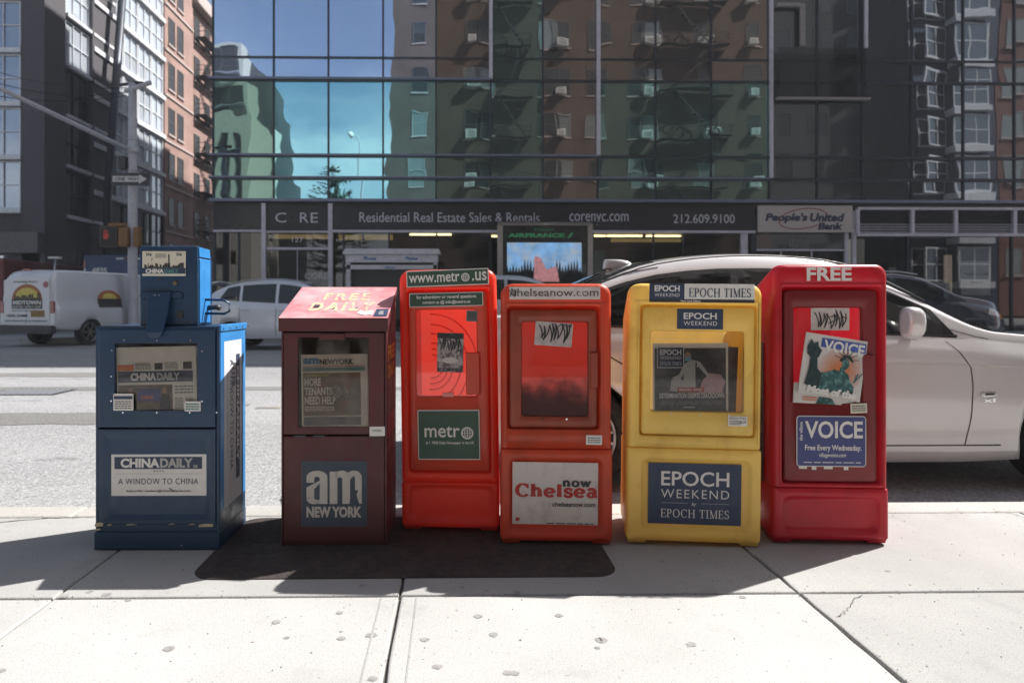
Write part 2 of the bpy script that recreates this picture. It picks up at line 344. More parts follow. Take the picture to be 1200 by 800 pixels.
def scribble(parent, x0, x1, z0, z1, y, m, n=16, wd=.0025, seed=1, name='graffiti_tag'):
    rnd = random.Random(seed); mb = MB(); x = x0
    pts = []
    for k in range(n):
        fx = x0 + (x1-x0)*(k+.5)/n
        pts.append((fx + rnd.uniform(-.3, .5)*(x1-x0)/n*2, (z0 if k % 2 else z1) + (z1-z0)*rnd.uniform(0, .22)*(1 if k % 2 else -1)))
    sm = []
    for i in range(len(pts)-1):
        a, b = pts[i], pts[i+1]
        for q in range(5):
            t = q/5; bow = math.sin(t*math.pi)*(x1-x0)*.05
            sm.append((a[0]+(b[0]-a[0])*t+bow, a[1]+(b[1]-a[1])*t))
    sm.append(pts[-1])
    cl = lambda p: (min(max(p[0], x0), x1), min(max(p[1], z0), z1))
    mb.ribbon([cl(p) for p in sm], wd, y)
    for k in range(3):
        a = (rnd.uniform(x0, x1), rnd.uniform(z0, z1)); b = (a[0]+(x1-x0)*rnd.uniform(.1, .35), a[1]+(z1-z0)*rnd.uniform(-.3, .3)); mb.ribbon([cl(a), cl(b)], wd*.8, y-.0002)
    return mb.build(name, m, parent)
def text_lines(parent, x0, x1, z0, z1, n, y, m, seed=0, name='text_lines'):
    """body print too small to read: rows of short dashes"""
    rnd = random.Random(seed); mb = MB(); h = (z1-z0)/n
    for k in range(n):
        x = x0; z = z1-(k+.75)*h
        while x < x1:
            wd = rnd.uniform(.1, .25)*(x1-x0)
            mb.poly([(x, z), (min(x+wd, x1), z), (min(x+wd, x1), z+h*.5), (x, z+h*.5)], y); x += wd+.03*(x1-x0)
    return mb.build(name, m, parent)

# ------------------------------------------------------------ ground, sidewalk, road
g = box('ground', M_asph, None, -400, 400, -300, 700, -.9, -.17); tag(g, kind='structure')
KB0, KB1 = 3.16, 3.335                      # kerb stone, near side
FS = 19.7                                   # far kerb
road = box('road', M_asph, None, -90, 90, KB1-.01, FS+.05, -.165, -.15); tag(road, kind='structure')
side = box('side_street', M_asph, None, -21.5, -12.6, FS+.05, 160, -.165, -.15); tag(side, kind='structure')
M_asph2 = asphalt('asphalt_patch', (.15, .148, .145))
for i, (x0, x1, y0, y1) in enumerate([(-7, -2.2, 6.4, 7.1), (-30, 40, 8.9, 9.25), (1.5, 12, 5.1, 5.6), (-9, -4.5, 10.6, 11.2)]):
    mb = MB(); n = 26; lo = [(x0+(x1-x0)*k/n, y0+random.uniform(-.05, .05), -.146) for k in range(n+1)]; hi = [(x0+(x1-x0)*k/n, y1+random.uniform(-.05, .05), -.146) for k in range(n, -1, -1)]
    mb.poly(lo+hi).build('tar_patch', M_asph2, road)
for (a, b, Ya, m_) in [((300, 470), (330, 466), 7.4, M_ylane), ((268, 468), (292, 470), 7.6, M_ylane)]:
    p = at(*a, Ya); q = at(*b, Ya); MB().add([(p.x, Ya-.06, -.144), (q.x, Ya-.06, -.144), (q.x, Ya+.08, -.144), (p.x, Ya+.08, -.144)], [(0, 1, 2, 3)]).build('yellow_marking', m_, road)
for (x0, x1, y0, y1) in [(-24, -9.6, 15.6, 15.75), (-24, -11, 17.6, 17.72)]:
    box('lane_marking', M_lane, road, x0, x1, y0, y1, -.1495, -.146)
# catch basin grate in the road at the far left
gp = at(28, 458, 8.6)
gr = empty('sewer_grate', 'dark iron sewer grate set in the sunlit asphalt at the far left', 'grate', (gp.x, 8.75, -.15))
box('grate_frame', M_dark, gr, -.45, .45, -.28, .28, 0, .006)
for k in range(11): box('grate_bar', M_alu, gr, -.4+k*.074, -.37+k*.074, -.24, .24, .006, .012)

sw = box('sidewalk', M_joint, None, -14, 14, -5.4, KB1-.02, -.3, -.014); tag(sw, kind='structure')
xs = [-7.3, -5.75, -4.3, -2.85, -1.36, -.185, 1.195, 2.72, 4.2, 5.7, 7.2]
ys = [-3.6, -2.2, -.7, .8, 2.287, KB0]
for j in range(5):
    for i in range(10):
        m_ = M_slab2 if j == 4 else M_slab
        if i >= 6 and j >= 3: m_ = M_slab3 if j == 3 else M_slab2
        ga, gb = (.003, .003)
        if j == 4 and i in (4, 5): ga = gb = .0025
        dz = random.uniform(-.0006, .0003)
        s_ = MB(); nx = 14; x0, x1, y0, y1 = xs[i]+ga, xs[i+1]-gb, ys[j]+.004, ys[j+1]-.004
        # worn, slightly ragged edge
        rg = .006 if (i in (5, 6)) else .002
        ring = [(x0+(x1-x0)*k/nx, y0+random.uniform(0, rg*.5)) for k in range(nx)] + [(x1-random.uniform(0, rg), y0+(y1-y0)*k/nx) for k in range(nx)] + \
               [(x1-(x1-x0)*k/nx, y1-random.uniform(0, rg*.5)) for k in range(nx)] + [(x0+random.uniform(0, rg), y1-(y1-y0)*k/nx) for k in range(nx)]
        cx_, cy_ = (x0+x1)/2, (y0+y1)/2
        def rr(z, q): return [((p[0]-cx_)*(1-q/(x1-x0)*2)+cx_, (p[1]-cy_)*(1-q/(y1-y0)*2)+cy_, z) for p in ring]
        s_.loft([rr(-.12, 0), rr(-.006+dz, 0), rr(-.0015+dz, .003), rr(dz, .008)], cap0=False)
        s_.build('slab', m_, sw)
# tooled line beside the joint in the near slabs
for x in (-.245, -.125): box('tooled_line', M_slab2, sw, x-.003, x+.003, .82, 2.27, -.004, .0012)
kx = -9.0
while kx < 9:
    box('kerb_stone', M_curb, sw, kx, kx+1.79, KB0+.004, KB1, -.3, random.uniform(-.003, 0), bevel=.012); kx += 1.8
for x, y in [(-10, 2), (10, 2)]: pass
gums = [(648/2, 560+333/2), (398, 560+313/2), (400, 560+373/2), (435, 560+366/2), (397/2, 560+393/2), (995/2, 560+377/2), (1157/2, 560+367/2), (1025/2, 560+441/2), (437, 560+467/2), (1190/2, 560+457/2),
        (425, 685), (541, 688), (605, 694), (700, 760), (570, 692), (810, 757), (870, 702), (105, 690), (75, 695), (125, 693), (655, 722), (704, 751), (819, 650), (776, 659), (1040, 672), (2, 780), (603, 789), (652, 665), (560, 722), (336, 745), (150, 700)]
for k, (px, py) in enumerate(gums):
    Yg = F/(py-HY); p = at(px, py, Yg); r_ = random.uniform(.008, .019)
    MB().add([(p.x+r_*random.uniform(.8, 1.2)*math.cos(t), Yg+r_*random.uniform(.7, 1.1)*math.sin(t), .0008) for t in [q*math.pi/7 for q in range(14)]] + [(p.x, Yg, .0009)], [(q, (q+1) % 14, 14) for q in range(14)]).build('gum_spot', M_gum, sw)
# cracks
def crack(pts, wd=.004):
    mb = MB(); P = []
    for a, b in zip(pts[:-1], pts[1:]):
        for q in range(6):
            t = q/6; P.append((a[0]+(b[0]-a[0])*t+random.uniform(-.006, .006), a[1]+(b[1]-a[1])*t+random.uniform(-.006, .006)))
    P.append(pts[-1])
    for a, b in zip(P[:-1], P[1:]):
        d = Vector((b[0]-a[0], b[1]-a[1])); 
        if d.length < 1e-5: continue
        q = Vector((-d.y, d.x)).normalized()*wd*random.uniform(.25, .6); mb.poly([(a[0]-q.x, a[1]-q.y, .0022), (b[0]-q.x, b[1]-q.y, .0022), (b[0]+q.x, b[1]+q.y, .0022), (a[0]+q.x, a[1]+q.y, .0022)])
    mb.build('crack', M_joint, sw)
def gpt(px, py): Yg = F/(py-HY); p = at(px, py, Yg); return (p.x, Yg)
crack([gpt(1009, 700), gpt(997, 710), gpt(988, 722), gpt(980, 726)], .003)
crack([gpt(1165, 601), gpt(1185, 605), gpt(1200, 610)], .004)
crack([gpt(700, 748), gpt(707, 752)], .004)
crack([gpt(0, 609), gpt(60, 604), gpt(110, 603)], .008)

# loose grit gathered in the joints and along the kerb
rg_ = random.Random(12); mb = MB()
for k in range(900):
    q = rg_.random()
    if q < .35: x, y = rg_.uniform(-2.6, 3.2), KB0+rg_.gauss(-.01, .03)
    elif q < .5: x, y = rg_.uniform(-2.6, 3.2), 2.287+rg_.gauss(0, .012)
    elif q < .7: y = rg_.uniform(1.5, 3.1); x = rg_.choice((-.185, 1.195, 1.195, -1.36))+rg_.gauss(0, .012)
    else: x, y = rg_.uniform(-2.6, 3.2), rg_.uniform(1.6, 3.1)
    a = rg_.uniform(.0012, .0035); t_ = rg_.uniform(0, 6)
    mb.add([(x+a*math.cos(t_), y+a*math.sin(t_), .0003), (x+a*math.cos(t_+2.1), y+a*math.sin(t_+2.1), .0003), (x+a*math.cos(t_+4.2), y+a*math.sin(t_+4.2), .0003), (x, y, .0003+a*.8)], [(0, 1, 3), (1, 2, 3), (2, 0, 3)])
o_ = mb.build('grit', mat('grit', (.16, .15, .14), .9, var=.5, vscale=90), sw); tag(o_, kind='stuff')
# steel cover plate under the racks
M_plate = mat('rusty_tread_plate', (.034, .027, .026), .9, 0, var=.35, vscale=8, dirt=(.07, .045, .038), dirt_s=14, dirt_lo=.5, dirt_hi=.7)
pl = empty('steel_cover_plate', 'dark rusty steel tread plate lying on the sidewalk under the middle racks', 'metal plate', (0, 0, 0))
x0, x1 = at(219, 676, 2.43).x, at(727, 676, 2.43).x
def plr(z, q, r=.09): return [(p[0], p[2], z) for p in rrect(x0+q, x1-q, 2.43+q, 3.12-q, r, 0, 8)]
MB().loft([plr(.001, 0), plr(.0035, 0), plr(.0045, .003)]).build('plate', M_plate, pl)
mb = MB(); k = 0; yy = 2.45
while yy < 2.85:
    xx = x0+.04+(.02 if k % 2 else 0)
    while xx < x1-.04:
        a = .007 if (k % 2) else -.007
        mb.add([(xx-.008, yy-a, .0046), (xx+.002, yy-.002, .0046), (xx+.008, yy+a, .0046), (xx-.002, yy+.002, .0046), (xx, yy, .0062)], [(0, 1, 4), (1, 2, 4), (2, 3, 4), (3, 0, 4)]); xx += .04
    yy += .02; k += 1
tag(mb.build('tread_pattern', M_plate, pl), kind='stuff')

# ------------------------------------------------------------ moulded plastic news racks
class Map:
    def __init__(s, pc, pb, Y): s.pc, s.pb, s.Y, s.sc = pc, pb, Y, F/Y*math.cos(YAW)
    def x(s, px): return (px-s.pc)/s.sc
    def z(s, py): return (s.pb-py)/s.sc
def rack_root(name, label, m, yaw=0, roll=0):
    p = at(m.pc, m.pb, m.Y); e = empty(name, label, 'news rack', (p.x, m.Y, .004), (0, R(roll), R(yaw)), 'news racks standing in a row on the sidewalk'); return e
def print_plate(name, parent, x0, x1, z0, z1, y, m_, border=None, bw=.004, r=.002, tilt=0, th=.0018):
    """a thin label or sign; returns the (unrotated-frame) parent for its print"""
    c = Vector(((x0+x1)/2, y, (z0+z1)/2)); hx, hz = (x1-x0)/2, (z1-z0)/2
    mb = MB().loft([rrect(-hx, hx, -hz, hz, r, 0), rrect(-hx, hx, -hz, hz, r, -th)], smooth=False)
    o = mb.build(name, border or m_, parent, loc=c, rot=(0, R(-tilt), 0), fix=True)
    if border: MB().loft([rrect(-hx+bw, hx-bw, -hz+bw, hz-bw, r*.7, -th-.0001), rrect(-hx+bw, hx-bw, -hz+bw, hz-bw, r*.7, -th-.0008)], cap0=False).build('face', m_, o, fix=True)
    return o, hx, hz, -th-.0016
D = .40
def plastic_rack(m, root, pl, pr, pt, seam, rec, door, win, low, mb_, md, mi, pane, handle, d=D, low_grow=0, low_bot=None, rd=.035, roofdrop=.085, roundtop=.05, taper=0):
    X, Z = m.x, m.z
    x0, x1, zt, zs = X(pl), X(pr), Z(pt), Z(seam)
    rc = [X(rec[0]), X(rec[1]), Z(rec[3]), Z(rec[2])]; dr = [X(door[0]), X(door[1]), Z(door[3]), Z(door[2])]; wn = [X(win[0]), X(win[1]), Z(win[3]), Z(win[2])]
    def top_ring(y, ins, drop=0, r=roundtop):      # tall outline, round top corners, square at the seam
        a = rrect(x0+ins, x1-ins, zs, zt-ins-drop, r, y, 7)
        h = zs + r
        return [(p[0] if p[2] > h or True else p[0], p[1], p[2]) if p[2] > h else ((x1-ins if p[0] > (x0+x1)/2 else x0+ins), p[1], zs + (p[2]-zs)*.98) for p in a]
    def rr(q, r, y, ins=0): return rrect(q[0]+ins, q[1]-ins, q[2]+ins, q[3]-ins, r, y, 7)
    rings = [top_ring(d, .030+taper, roofdrop, .04), top_ring(d-.012, .018+taper, roofdrop-.004), top_ring(.05, 0, .002), top_ring(.018, .002), top_ring(.006, .009), top_ring(0, .02),
             rr(rc, .02, 0, -.004), rr(rc, .018, .004), rr(rc, .016, .030, .002), rr(wn, .012, .031, -.012), rr(wn, .012, .05, -.012)]
    o = MB().loft(rings, cap0=True, cap1=False, smooth=True).build('upper_body', mb_, root, fix=True)
    # header swell at the top: soft ledge line above the door
    ledge = MB().loft([rrect(x0+.022, x1-.022, rc[3]+.008, rc[3]+.016, .003, .001), rrect(x0+.024, x1-.024, rc[3]+.009, rc[3]+.015, .003, -.004)], smooth=True).build('ledge', mb_, root, fix=True)
    for sx in (rc[0]-.006, rc[1]+.006):
        MB().loft([rrect(sx-.004, sx+.004, zs+.02, rc[3]+.01, .003, .001), rrect(sx-.003, sx+.003, zs+.022, rc[3]+.009, .002, -.003)], smooth=True).build('side_moulding', mb_, root, fix=True)
    # shelf inside
    box('shelf', mi, root, x0+.045, x1-.045, .052, d-.03, max(zs+.004, wn[2]-.06), max(zs+.016, wn[2]-.048))
    # lower body
    gx = low_grow; zb = 0 if low_bot is None else low_bot
    def lr(y, ins, q=.012): return rrect(x0-gx+ins, x1+gx-ins, .018, zs-.004-ins*.3, q, y, 7)
    lo = [X(low[0]), X(low[1]), Z(low[3]), Z(low[2])]
    rings = [lr(d, .028+taper), lr(d-.01, .018+taper), lr(.016, 0), lr(.004, .005), lr(-.001, .014), rr(lo, .035, -.001, -.006), rr(lo, .032, .003, 0), rr(lo, .03, .016, .006), rr(lo, .03, .018, .02)]
    MB().loft(rings, smooth=True).build('lower_body', mb_, root, fix=True)
    for sx_ in (x0-gx+.045, x1+gx-.045):
        for sy in (.05, d-.09):
          sx = sx_ + (0 if sy < .1 else (.03 if sx_ < (x0+x1)/2 else -.03)); MB().loft([[(sx+q*.035*a, sy+q*.035*b_, zz) for a, b_ in ((1, -1), (1, 1), (-1, 1), (-1, -1))] for zz, q in ((.03, 1.15), (.002, 1))]).build('foot', mb_, root, fix=True)
    # door
    y0, y1 = .004, .028
    rings = [rr(dr, .016, y1, .001), rr(dr, .016, y0+.006, 0), rr(dr, .014, y0, .006), rr(wn, .014, y0, -.004), rr(wn, .012, y0+.004, 0), rr(wn, .012, y1, .003)]
    dmb = MB().loft(rings, cap0=False, cap1=False, smooth=True); door_o = dmb.build('door', md, root, fix=True)
    MB().loft([rr(wn, .012, y0+.010, .0015), rr(wn, .012, y0+.013, .0015)]).build('window_pane', pane, door_o, fix=True)
    if handle:
        hx0, hx1, hz0, hz1 = X(handle[0]), X(handle[1]), Z(handle[3]), Z(handle[2])
        MB().loft([rrect(hx0, hx1, hz0, hz1, .004, y0+.004), rrect(hx0, hx1, hz0, hz1, .004, y0-.012), rrect(hx0+.003, hx1-.003, hz0+.003, hz1-.003, .004, y0-.016)], smooth=False).build('handle', md, door_o, fix=True)
    return o, door_o

def plastic(name, c, tc=None, tr=.35, dirt=(.10, .05, .03), amt=.55, rough=.38, lo=.56, hi=.74):
    return mat(name, c, rough, var=.07, vscale=3, dirt=dirt, dirt_s=5, dirt_lo=lo, dirt_hi=hi, dirt_amt=amt, bump=.15, bscale=160, trans=tr, trans_c=tc or c, chips=(tuple(min(1, x*.55+.12) for x in c), 55, .715))
P_orange = plastic('orange_red_plastic', (.84, .085, .045), (.92, .07, .04), .38, dirt=(.42, .04, .02), amt=.5)
P_orange_door = plastic('orange_door_plastic', (.66, .085, .045), None, .18, amt=.35)
P_chel = plastic('weathered_orange_plastic', (.60, .075, .028), (.80, .06, .03), .26, dirt=(.2, .06, .03), amt=.7, lo=.48)
P_chel_door = plastic('brown_orange_door_plastic', (.30, .05, .022), None, .10, dirt=(.10, .03, .02), amt=.7, lo=.46)
P_yel = plastic('yellow_plastic', (.95, .68, .17), (.98, .72, .22), .26, dirt=(.50, .28, .06), amt=.65, lo=.52)
P_red = plastic('deep_red_plastic', (.54, .012, .032), (.8, .02, .04), .20, dirt=(.14, .01, .015), amt=.6, lo=.5)
P_red_door = plastic('dark_red_door_plastic', (.20, .012, .016), None, .08, dirt=(.08, .01, .01), amt=.6, lo=.5)
G_clear = clear_glass('scuffed_pane', (.96, .96, .96), .02, .04, (.8, .75, .72))
G_metro = clear_glass('glossy_pane', (.98, .97, .97), .04, .04)
G_dusty = clear_glass('dusty_pane', (.90, .86, .86), .03, .20, (.5, .25, .25), hz=(4, .35, .75), low_dark=((.055, .032, .032), .70, .58))  # lower part darkened to stand for the dark inside of the rack
G_smoke = clear_glass('scratched_dark_pane', (.92, .9, .88), .02, .12, (.5, .47, .44), hz=(9, .45, .6))

def lit_print(m_, k):
    nt = m_.node_tree; b = nt.nodes['Principled BSDF']; src = b.inputs['Base Color'].links[0].from_socket
    nt.links.new(src, b.inputs['Emission Color']); b.inputs['Emission Strength'].default_value = k

# ---- metro rack
m = Map(526, 624, 2.92)
t = rack_root('news_rack', 'bright orange red plastic newspaper rack with green www.metro.us signs', m, yaw=-7, roll=-.8)
plastic_rack(m, t, 470, 585, 317, 566, (479, 577, 341, 556), (481, 575, 343, 554), (489, 562, 364, 467), (480, 579, 571, 612), P_orange, P_orange_door, P_orange, G_metro, (549, 565, 415, 464))
G_green = mat('green_sign', (.035, .085, .06), .5, var=.1)
def metro_globe(parent, cx, cz, r, y, m_):
    mb = MB(); ring = [(cx+r*math.cos(q*math.pi/12), cz+r*math.sin(q*math.pi/12)) for q in range(25)]
    mb.ribbon(ring, r*.26, y); mb.ribbon([(cx-r, cz), (cx+r, cz)], r*.14, y-.0001); mb.ribbon([(cx, cz-r), (cx, cz+r)], r*.14, y-.0002)
    for k in (-.45, .45): mb.ribbon([(cx-r*.87, cz+r*k), (cx+r*.87, cz+r*k)], r*.11, y-.0001)
    for k in (-1, 1): mb.ribbon([(cx+k*r*.5*math.cos(q), cz+r*math.sin(q)) for q in [a*math.pi/8-math.pi/2 for a in range(9)]], r*.12, y-.0003)
    mb.build('globe_mark', m_, parent)
s, hx, hz, y = print_plate('header_sign', t, m.x(480), m.x(577), m.z(337), m.z(318), -.0045, G_green, M_white, .004, tilt=1.2)
letter(s, 'www.metr', -hx*.94, hx*.30, -hz*.5, hz*.62, y, M_white, .012); metro_globe(s, hx*.44, -hz*.02, hz*.46, y, M_white); letter(s, '.us', hx*.60, hx*.95, -hz*.50, hz*.62, y, M_white, .012)
s, hx, hz, y = print_plate('contact_sign', t, m.x(483), m.x(570), m.z(361), m.z(345), -.0015, G_green, M_white, .003, tilt=.6)
letter(s, 'for advertising or general questions', -hx*.80, hx*.82, hz*.05, hz*.68, y, M_white, .02); letter(s, 'contact us @ info@metro.us', -hx*.64, hx*.66, -hz*.68, -hz*.08, y, M_white, .02)
s, hx, hz, y = print_plate('metro_sign', t, m.x(491), m.x(564), m.z(540), m.z(482), -.0015, G_green, M_white, .004, tilt=.4)
letter(s, 'metr', -hx*.78, hx*.36, -hz*.10, hz*.36, y, M_white, .01); metro_globe(s, hx*.60, hz*.07, hz*.22, y, M_white); letter(s, '# 1  FREE Daily Newspaper in the US', -hx*.74, hx*.8, -hz*.40, -hz*.26, y, M_white, .02)
s, hx, hz, y = print_plate('grey_sticker', t, m.x(550), m.x(563), m.z(379), m.z(366), .0035, mat('grey_sticker_print', (.16, .17, .17), .6), tilt=-4); text_lines(s, -hx*.8, hx*.8, -hz*.8, hz*.8, 5, y, M_ink, 4)
s, hx, hz, y = print_plate('torn_sticker', t, m.x(515), m.x(546), m.z(438), m.z(392), .0055, mat('worn_sticker', (.36, .33, .33), .7, var=.3, vscale=40, dirt=(.12, .10, .11), dirt_s=30, dirt_lo=.5, dirt_hi=.55), tilt=-2)
scribble(s, -hx*.9, hx*.8, hz*.05, hz*.75, y, M_ink, 14, .0042, 3); MB().poly([(-hx, hz*.72), (hx, hz*.7), (hx, hz*.96), (-hx, hz*.99)], y-.0004).build('dark_band', M_ink, s)
letter(s, 'BOOMWIESE', -hx*.95, hx*.95, -hz*.98, -hz*.78, y, M_ink, .04); MB().disc(0, -hz*.4, hx*.6, hz*.16, y).build('oval_print', mat('pale_print', (.5, .48, .46), .7), s)
# swirling rings on the back wall, shaped for the arcs reflected in the pane
for r_ in (.05, .075, .1, .14, .18, .225): MB().tube([(m.x(489)+.02+r_*math.cos(q), .36, m.z(440)+r_*1.15*math.sin(q)) for q in [R(-100+k*12) for k in range(17)]], .004, 6).build('reflection_ring', P_orange, t)
box('sill_clip', mat('pink_plastic', (.7, .25, .22), .4), t, m.x(521), m.x(534), .0, .008, m.z(467), m.z(462), bevel=.001)

# ---- chelsea rack
m = Map(652, 640, 2.748)
t = rack_root('news_rack', 'weathered orange plastic newspaper rack with a white Chelsea now sign', m, yaw=-3)
plastic_rack(m, t, 587, 717, 333, 527, (594, 703, 360, 505), (597, 700, 364, 503), (611, 690, 378, 490), (597, 706, 540, 627), P_chel, P_chel_door, P_chel, G_dusty, (691, 700, 414, 456), low_grow=.003)
M_dsign = mat('weathered_white_sign', (.62, .57, .55), .6, var=.05, vscale=8, dirt=(.42, .36, .34), dirt_s=9, dirt_lo=.5, dirt_hi=.75)
s, hx, hz, y = print_plate('header_sign', t, m.x(597), m.x(703), m.z(352), m.z(337.5), -.0045, M_dsign)
letter(s, 'chelseanow.com', -hx*.96, hx*.96, -hz*.52, hz*.74, y, mat('faded_print', (.06, .055, .06), .6, dirt=(.4, .36, .35), dirt_s=14, dirt_lo=.56, dirt_hi=.64), .004)
scribble(s, -hx, -hx*.84, -hz*.7, hz*.8, y-.0006, M_ink, 7, .0025, 8)
s, hx, hz, y = print_plate('chelsea_sign', t, m.x(600.5), m.x(701), m.z(617), m.z(544), .012, M_dsign, tilt=-.4, th=.003)
M_red_ink = mat('brick_red_print', (.42, .035, .03), .6, var=.08)
serif(s, 'Chelsea', -hx*.94, hx*.98, -hz*.14, hz*.32, y, M_red_ink, .27, .13, .15)
serif(s, 'now', hx*.17, hx*.84, hz*.22, hz*.44, y-.0012, M_ink, .25, .13, .14)
letter(s, 'chelseanow.com', -hx*.06, hx*.94, -hz*.42, -hz*.26, y, M_ink, .022)
MB().poly([(-hx*.93, -hz*.9), (-hx*.84, -hz*.9), (-hx*.82, -hz*.8), (-hx*.91, -hz*.78)], y).build('dark_chip', M_red_ink, s)
text_lines(s, -hx*.2, hx*.9, -hz*.99, -hz*.93, 1, y, M_ink, 12, 'torn_edge')
s, hx, hz, y = print_plate('graffiti_sticker', t, m.x(627), m.x(671), m.z(407), m.z(379), .009, mat('dirty_sticker', (.42, .36, .36), .7, var=.2, vscale=30), tilt=-4)
scribble(s, -hx*.9, hx*.9, -hz*.7, hz*.95, y, M_ink, 15, .0052, 5)
s, hx, hz, y = print_plate('permit_label', t, m.x(686.5), m.x(705), m.z(522), m.z(511), -.0028, M_white, tilt=-.5); text_lines(s, -hx*.8, hx*.8, -hz*.7, hz*.7, 3, y, M_greyink, 2)
for px, py in ((636, 492.5), (664, 492.5)): MB().tube([(m.x(px), .004, m.z(py)), (m.x(px), -.001, m.z(py))], .004, 8).build('bolt', M_chrome if px > 640 else M_dark, t)


# ---- yellow rack
m = Map(812, 642, 2.727)
t = rack_root('news_rack', 'yellow plastic newspaper rack with navy EPOCH WEEKEND signs', m, yaw=-5, roll=.6)
plastic_rack(m, t, 735, 890, 333, 527, (748, 884, 358, 514), (751, 881, 361, 512), (761, 870, 389, 485), (752, 878, 541, 626), P_yel, P_yel, P_yel, G_clear, None, d=.36, low_grow=.002, taper=.015)
M_navy = mat('navy_sign', (.028, .045, .095), .5, var=.08); M_blue = mat('royal_blue_sign', (.02, .06, .22), .5)
s, hx, hz, y = print_plate('header_sign', t, m.x(758), m.x(879), m.z(355.5), m.z(333.5), -.0045, M_white)
MB().poly([(-hx, -hz), (hx, -hz), (hx, -hz*.66), (-hx, -hz*.66)], y+.0006).build('dark_band', M_ink, s)
MB().poly([(-hx, -hz*.66), (-hx*.33, -hz*.66), (-hx*.33, hz), (-hx, hz)], y+.0006).build('blue_panel', M_navy, s)
letter(s, 'EPOCH', -hx*.90, -hx*.42, hz*.15, hz*.80, y, M_white, .03); letter(s, 'WEEKEND', -hx*.90, -hx*.42, -hz*.40, -hz*.05, y, M_white, 0, 1.2)
serif(s, 'EPOCH TIMES', -hx*.24, hx*.93, -hz*.42, hz*.55, y, M_navy, .16, .05, .05)
letter(s, 'New York Edition', -hx*.40, -hx*.02, -hz*.96, -hz*.74, y, M_white, .02)
s, hx, hz, y = print_plate('door_sign', t, m.x(791), m.x(844), m.z(387), m.z(363), .0025, M_navy, tilt=0)
letter(s, 'EPOCH', -hx*.72, hx*.72, -hz*.02, hz*.62, y, M_white, .02); letter(s, 'WEEKEND', -hx*.72, hx*.74, -hz*.62, -hz*.22, y, M_white, 0, 1.15)
s, hx, hz, y = print_plate('large_sign', t, m.x(760), m.x(868), m.z(618), m.z(546), .013, M_navy, th=.002)
letter(s, 'EPOCH', -hx*.72, hx*.74, hz*.26, hz*.74, y, M_white, .012); letter(s, 'WEEKEND', -hx*.72, hx*.74, -hz*.14, hz*.14, y, M_white, -.006, 1.2)
letter(s, 'by', -hx*.06, hx*.04, -hz*.42, -hz*.26, y, M_white, 0, 1, .3)
MB().ribbon([(-hx*.72, -hz*.30), (-hx*.14, -hz*.30)], .0009, y).ribbon([(hx*.14, -hz*.30), (hx*.74, -hz*.30)], .0009, y).build('rule_line', M_white, s)
serif(s, 'EPOCH TIMES', -hx*.72, hx*.74, -hz*.78, -hz*.50, y, M_white, .13, .045, .05)
s, hx, hz, y = print_plate('price_label', t, m.x(851), m.x(873), m.z(500), m.z(488.5), .0025, M_white)
letter(s, 'EPOCH TIMES', -hx*.85, hx*.85, hz*.35, hz*.8, y, M_ink); text_lines(s, -hx*.85, hx*.3, -hz*.8, hz*.2, 3, y, M_greyink, 3); letter(s, '$5.79', hx*.2, hx*.85, -hz*.5, hz*.05, y, M_ink, .02)
for px in (785, 819, 852): MB().tube([(m.x(px), .005, m.z(487.5)), (m.x(px), .001, m.z(487.5))], .0035, 8).build('rivet', M_white, t)
yel_map, yel_root = m, t

# ---- village voice rack
m = Map(975, 641, 2.737)
t = rack_root('news_rack', 'deep red plastic newspaper rack at the right end marked FREE', m, yaw=-3.5)
plastic_rack(m, t, 907, 1041, 310, 574, (917, 1033, 337, 570), (920, 1028, 341, 568), (931, 1012, 361, 474), (919, 1030, 586, 628), P_red, P_red_door, P_red, G_clear, (1009, 1023, 417, 472), d=.40, low_grow=.002, taper=.012)
letter(t, 'FREE', m.x(945), m.x(997), m.z(330), m.z(314), -.006, M_white, .03)
M_indigo = mat('indigo_sign', (.05, .06, .20), .45, var=.06)
s, hx, hz, y = print_plate('voice_sign', t, m.x(933.5), m.x(1014), m.z(549.5), m.z(489.5), -.001, M_indigo, M_white, .0035, r=.014, tilt=0)
letter(s, 'VOICE', -hx*.76, hx*.90, hz*.12, hz*.80, y, M_white, .022)
put_flat('lettering', glyphs('the village', .02), s, (-hx*.80, y, hz*.02), (0, 0, hz*.74), (-hx*.12, 0, 0), M_white)
letter(s, 'Free Every Wednesday.', -hx*.76, hx*.86, -hz*.42, -hz*.14, y, M_white, .02); letter(s, 'villagevoice.com', -hx*.36, hx*.42, -hz*.66, -hz*.46, y, M_white, .015)
text_lines(s, -hx*.8, hx*.84, -hz*.86, -hz*.80, 1, y, M_white, 7)
for k, (a, b_) in enumerate(((937, 946), (952, 957), (966, 976), (989, 994))): box('paper_scrap', M_white, t, m.x(a), m.x(b_), .001, .0035, m.z(552.5+k % 2), m.z(549.6))
s, hx, hz, y = print_plate('graffiti_sticker', t, m.x(951.5), m.x(996), m.z(388.5), m.z(362), .008, mat('dirty_sticker_pale', (.52, .46, .44), .7, var=.15, vscale=30))
scribble(s, -hx*.9, hx*.85, -hz*.85, hz*.8, y, M_ink, 15, .0045, 11)
s, hx, hz, y = print_plate('permit_label', t, m.x(996), m.x(1015), m.z(486), m.z(474.5), -.0015, M_cream, tilt=2.5); text_lines(s, -hx*.8, hx*.8, -hz*.7, hz*.7, 3, y, M_greyink, 5)
# sign panel on its left flank
fl = MB().box(m.x(907)-.0035, m.x(907)-.001, .10, .40, m.z(575), m.z(405)).build('side_panel', mat('smoked_panel', (.05, .03, .05), .3), t)
put_flat('lettering', glyphs('VOICE', .03), fl, (m.x(907)-.005, .38, m.z(500)), (0, -.26, 0), (0, 0, .09), mat('dim_print', (.16, .10, .12), .6))
voice_map, voice_root = m, t

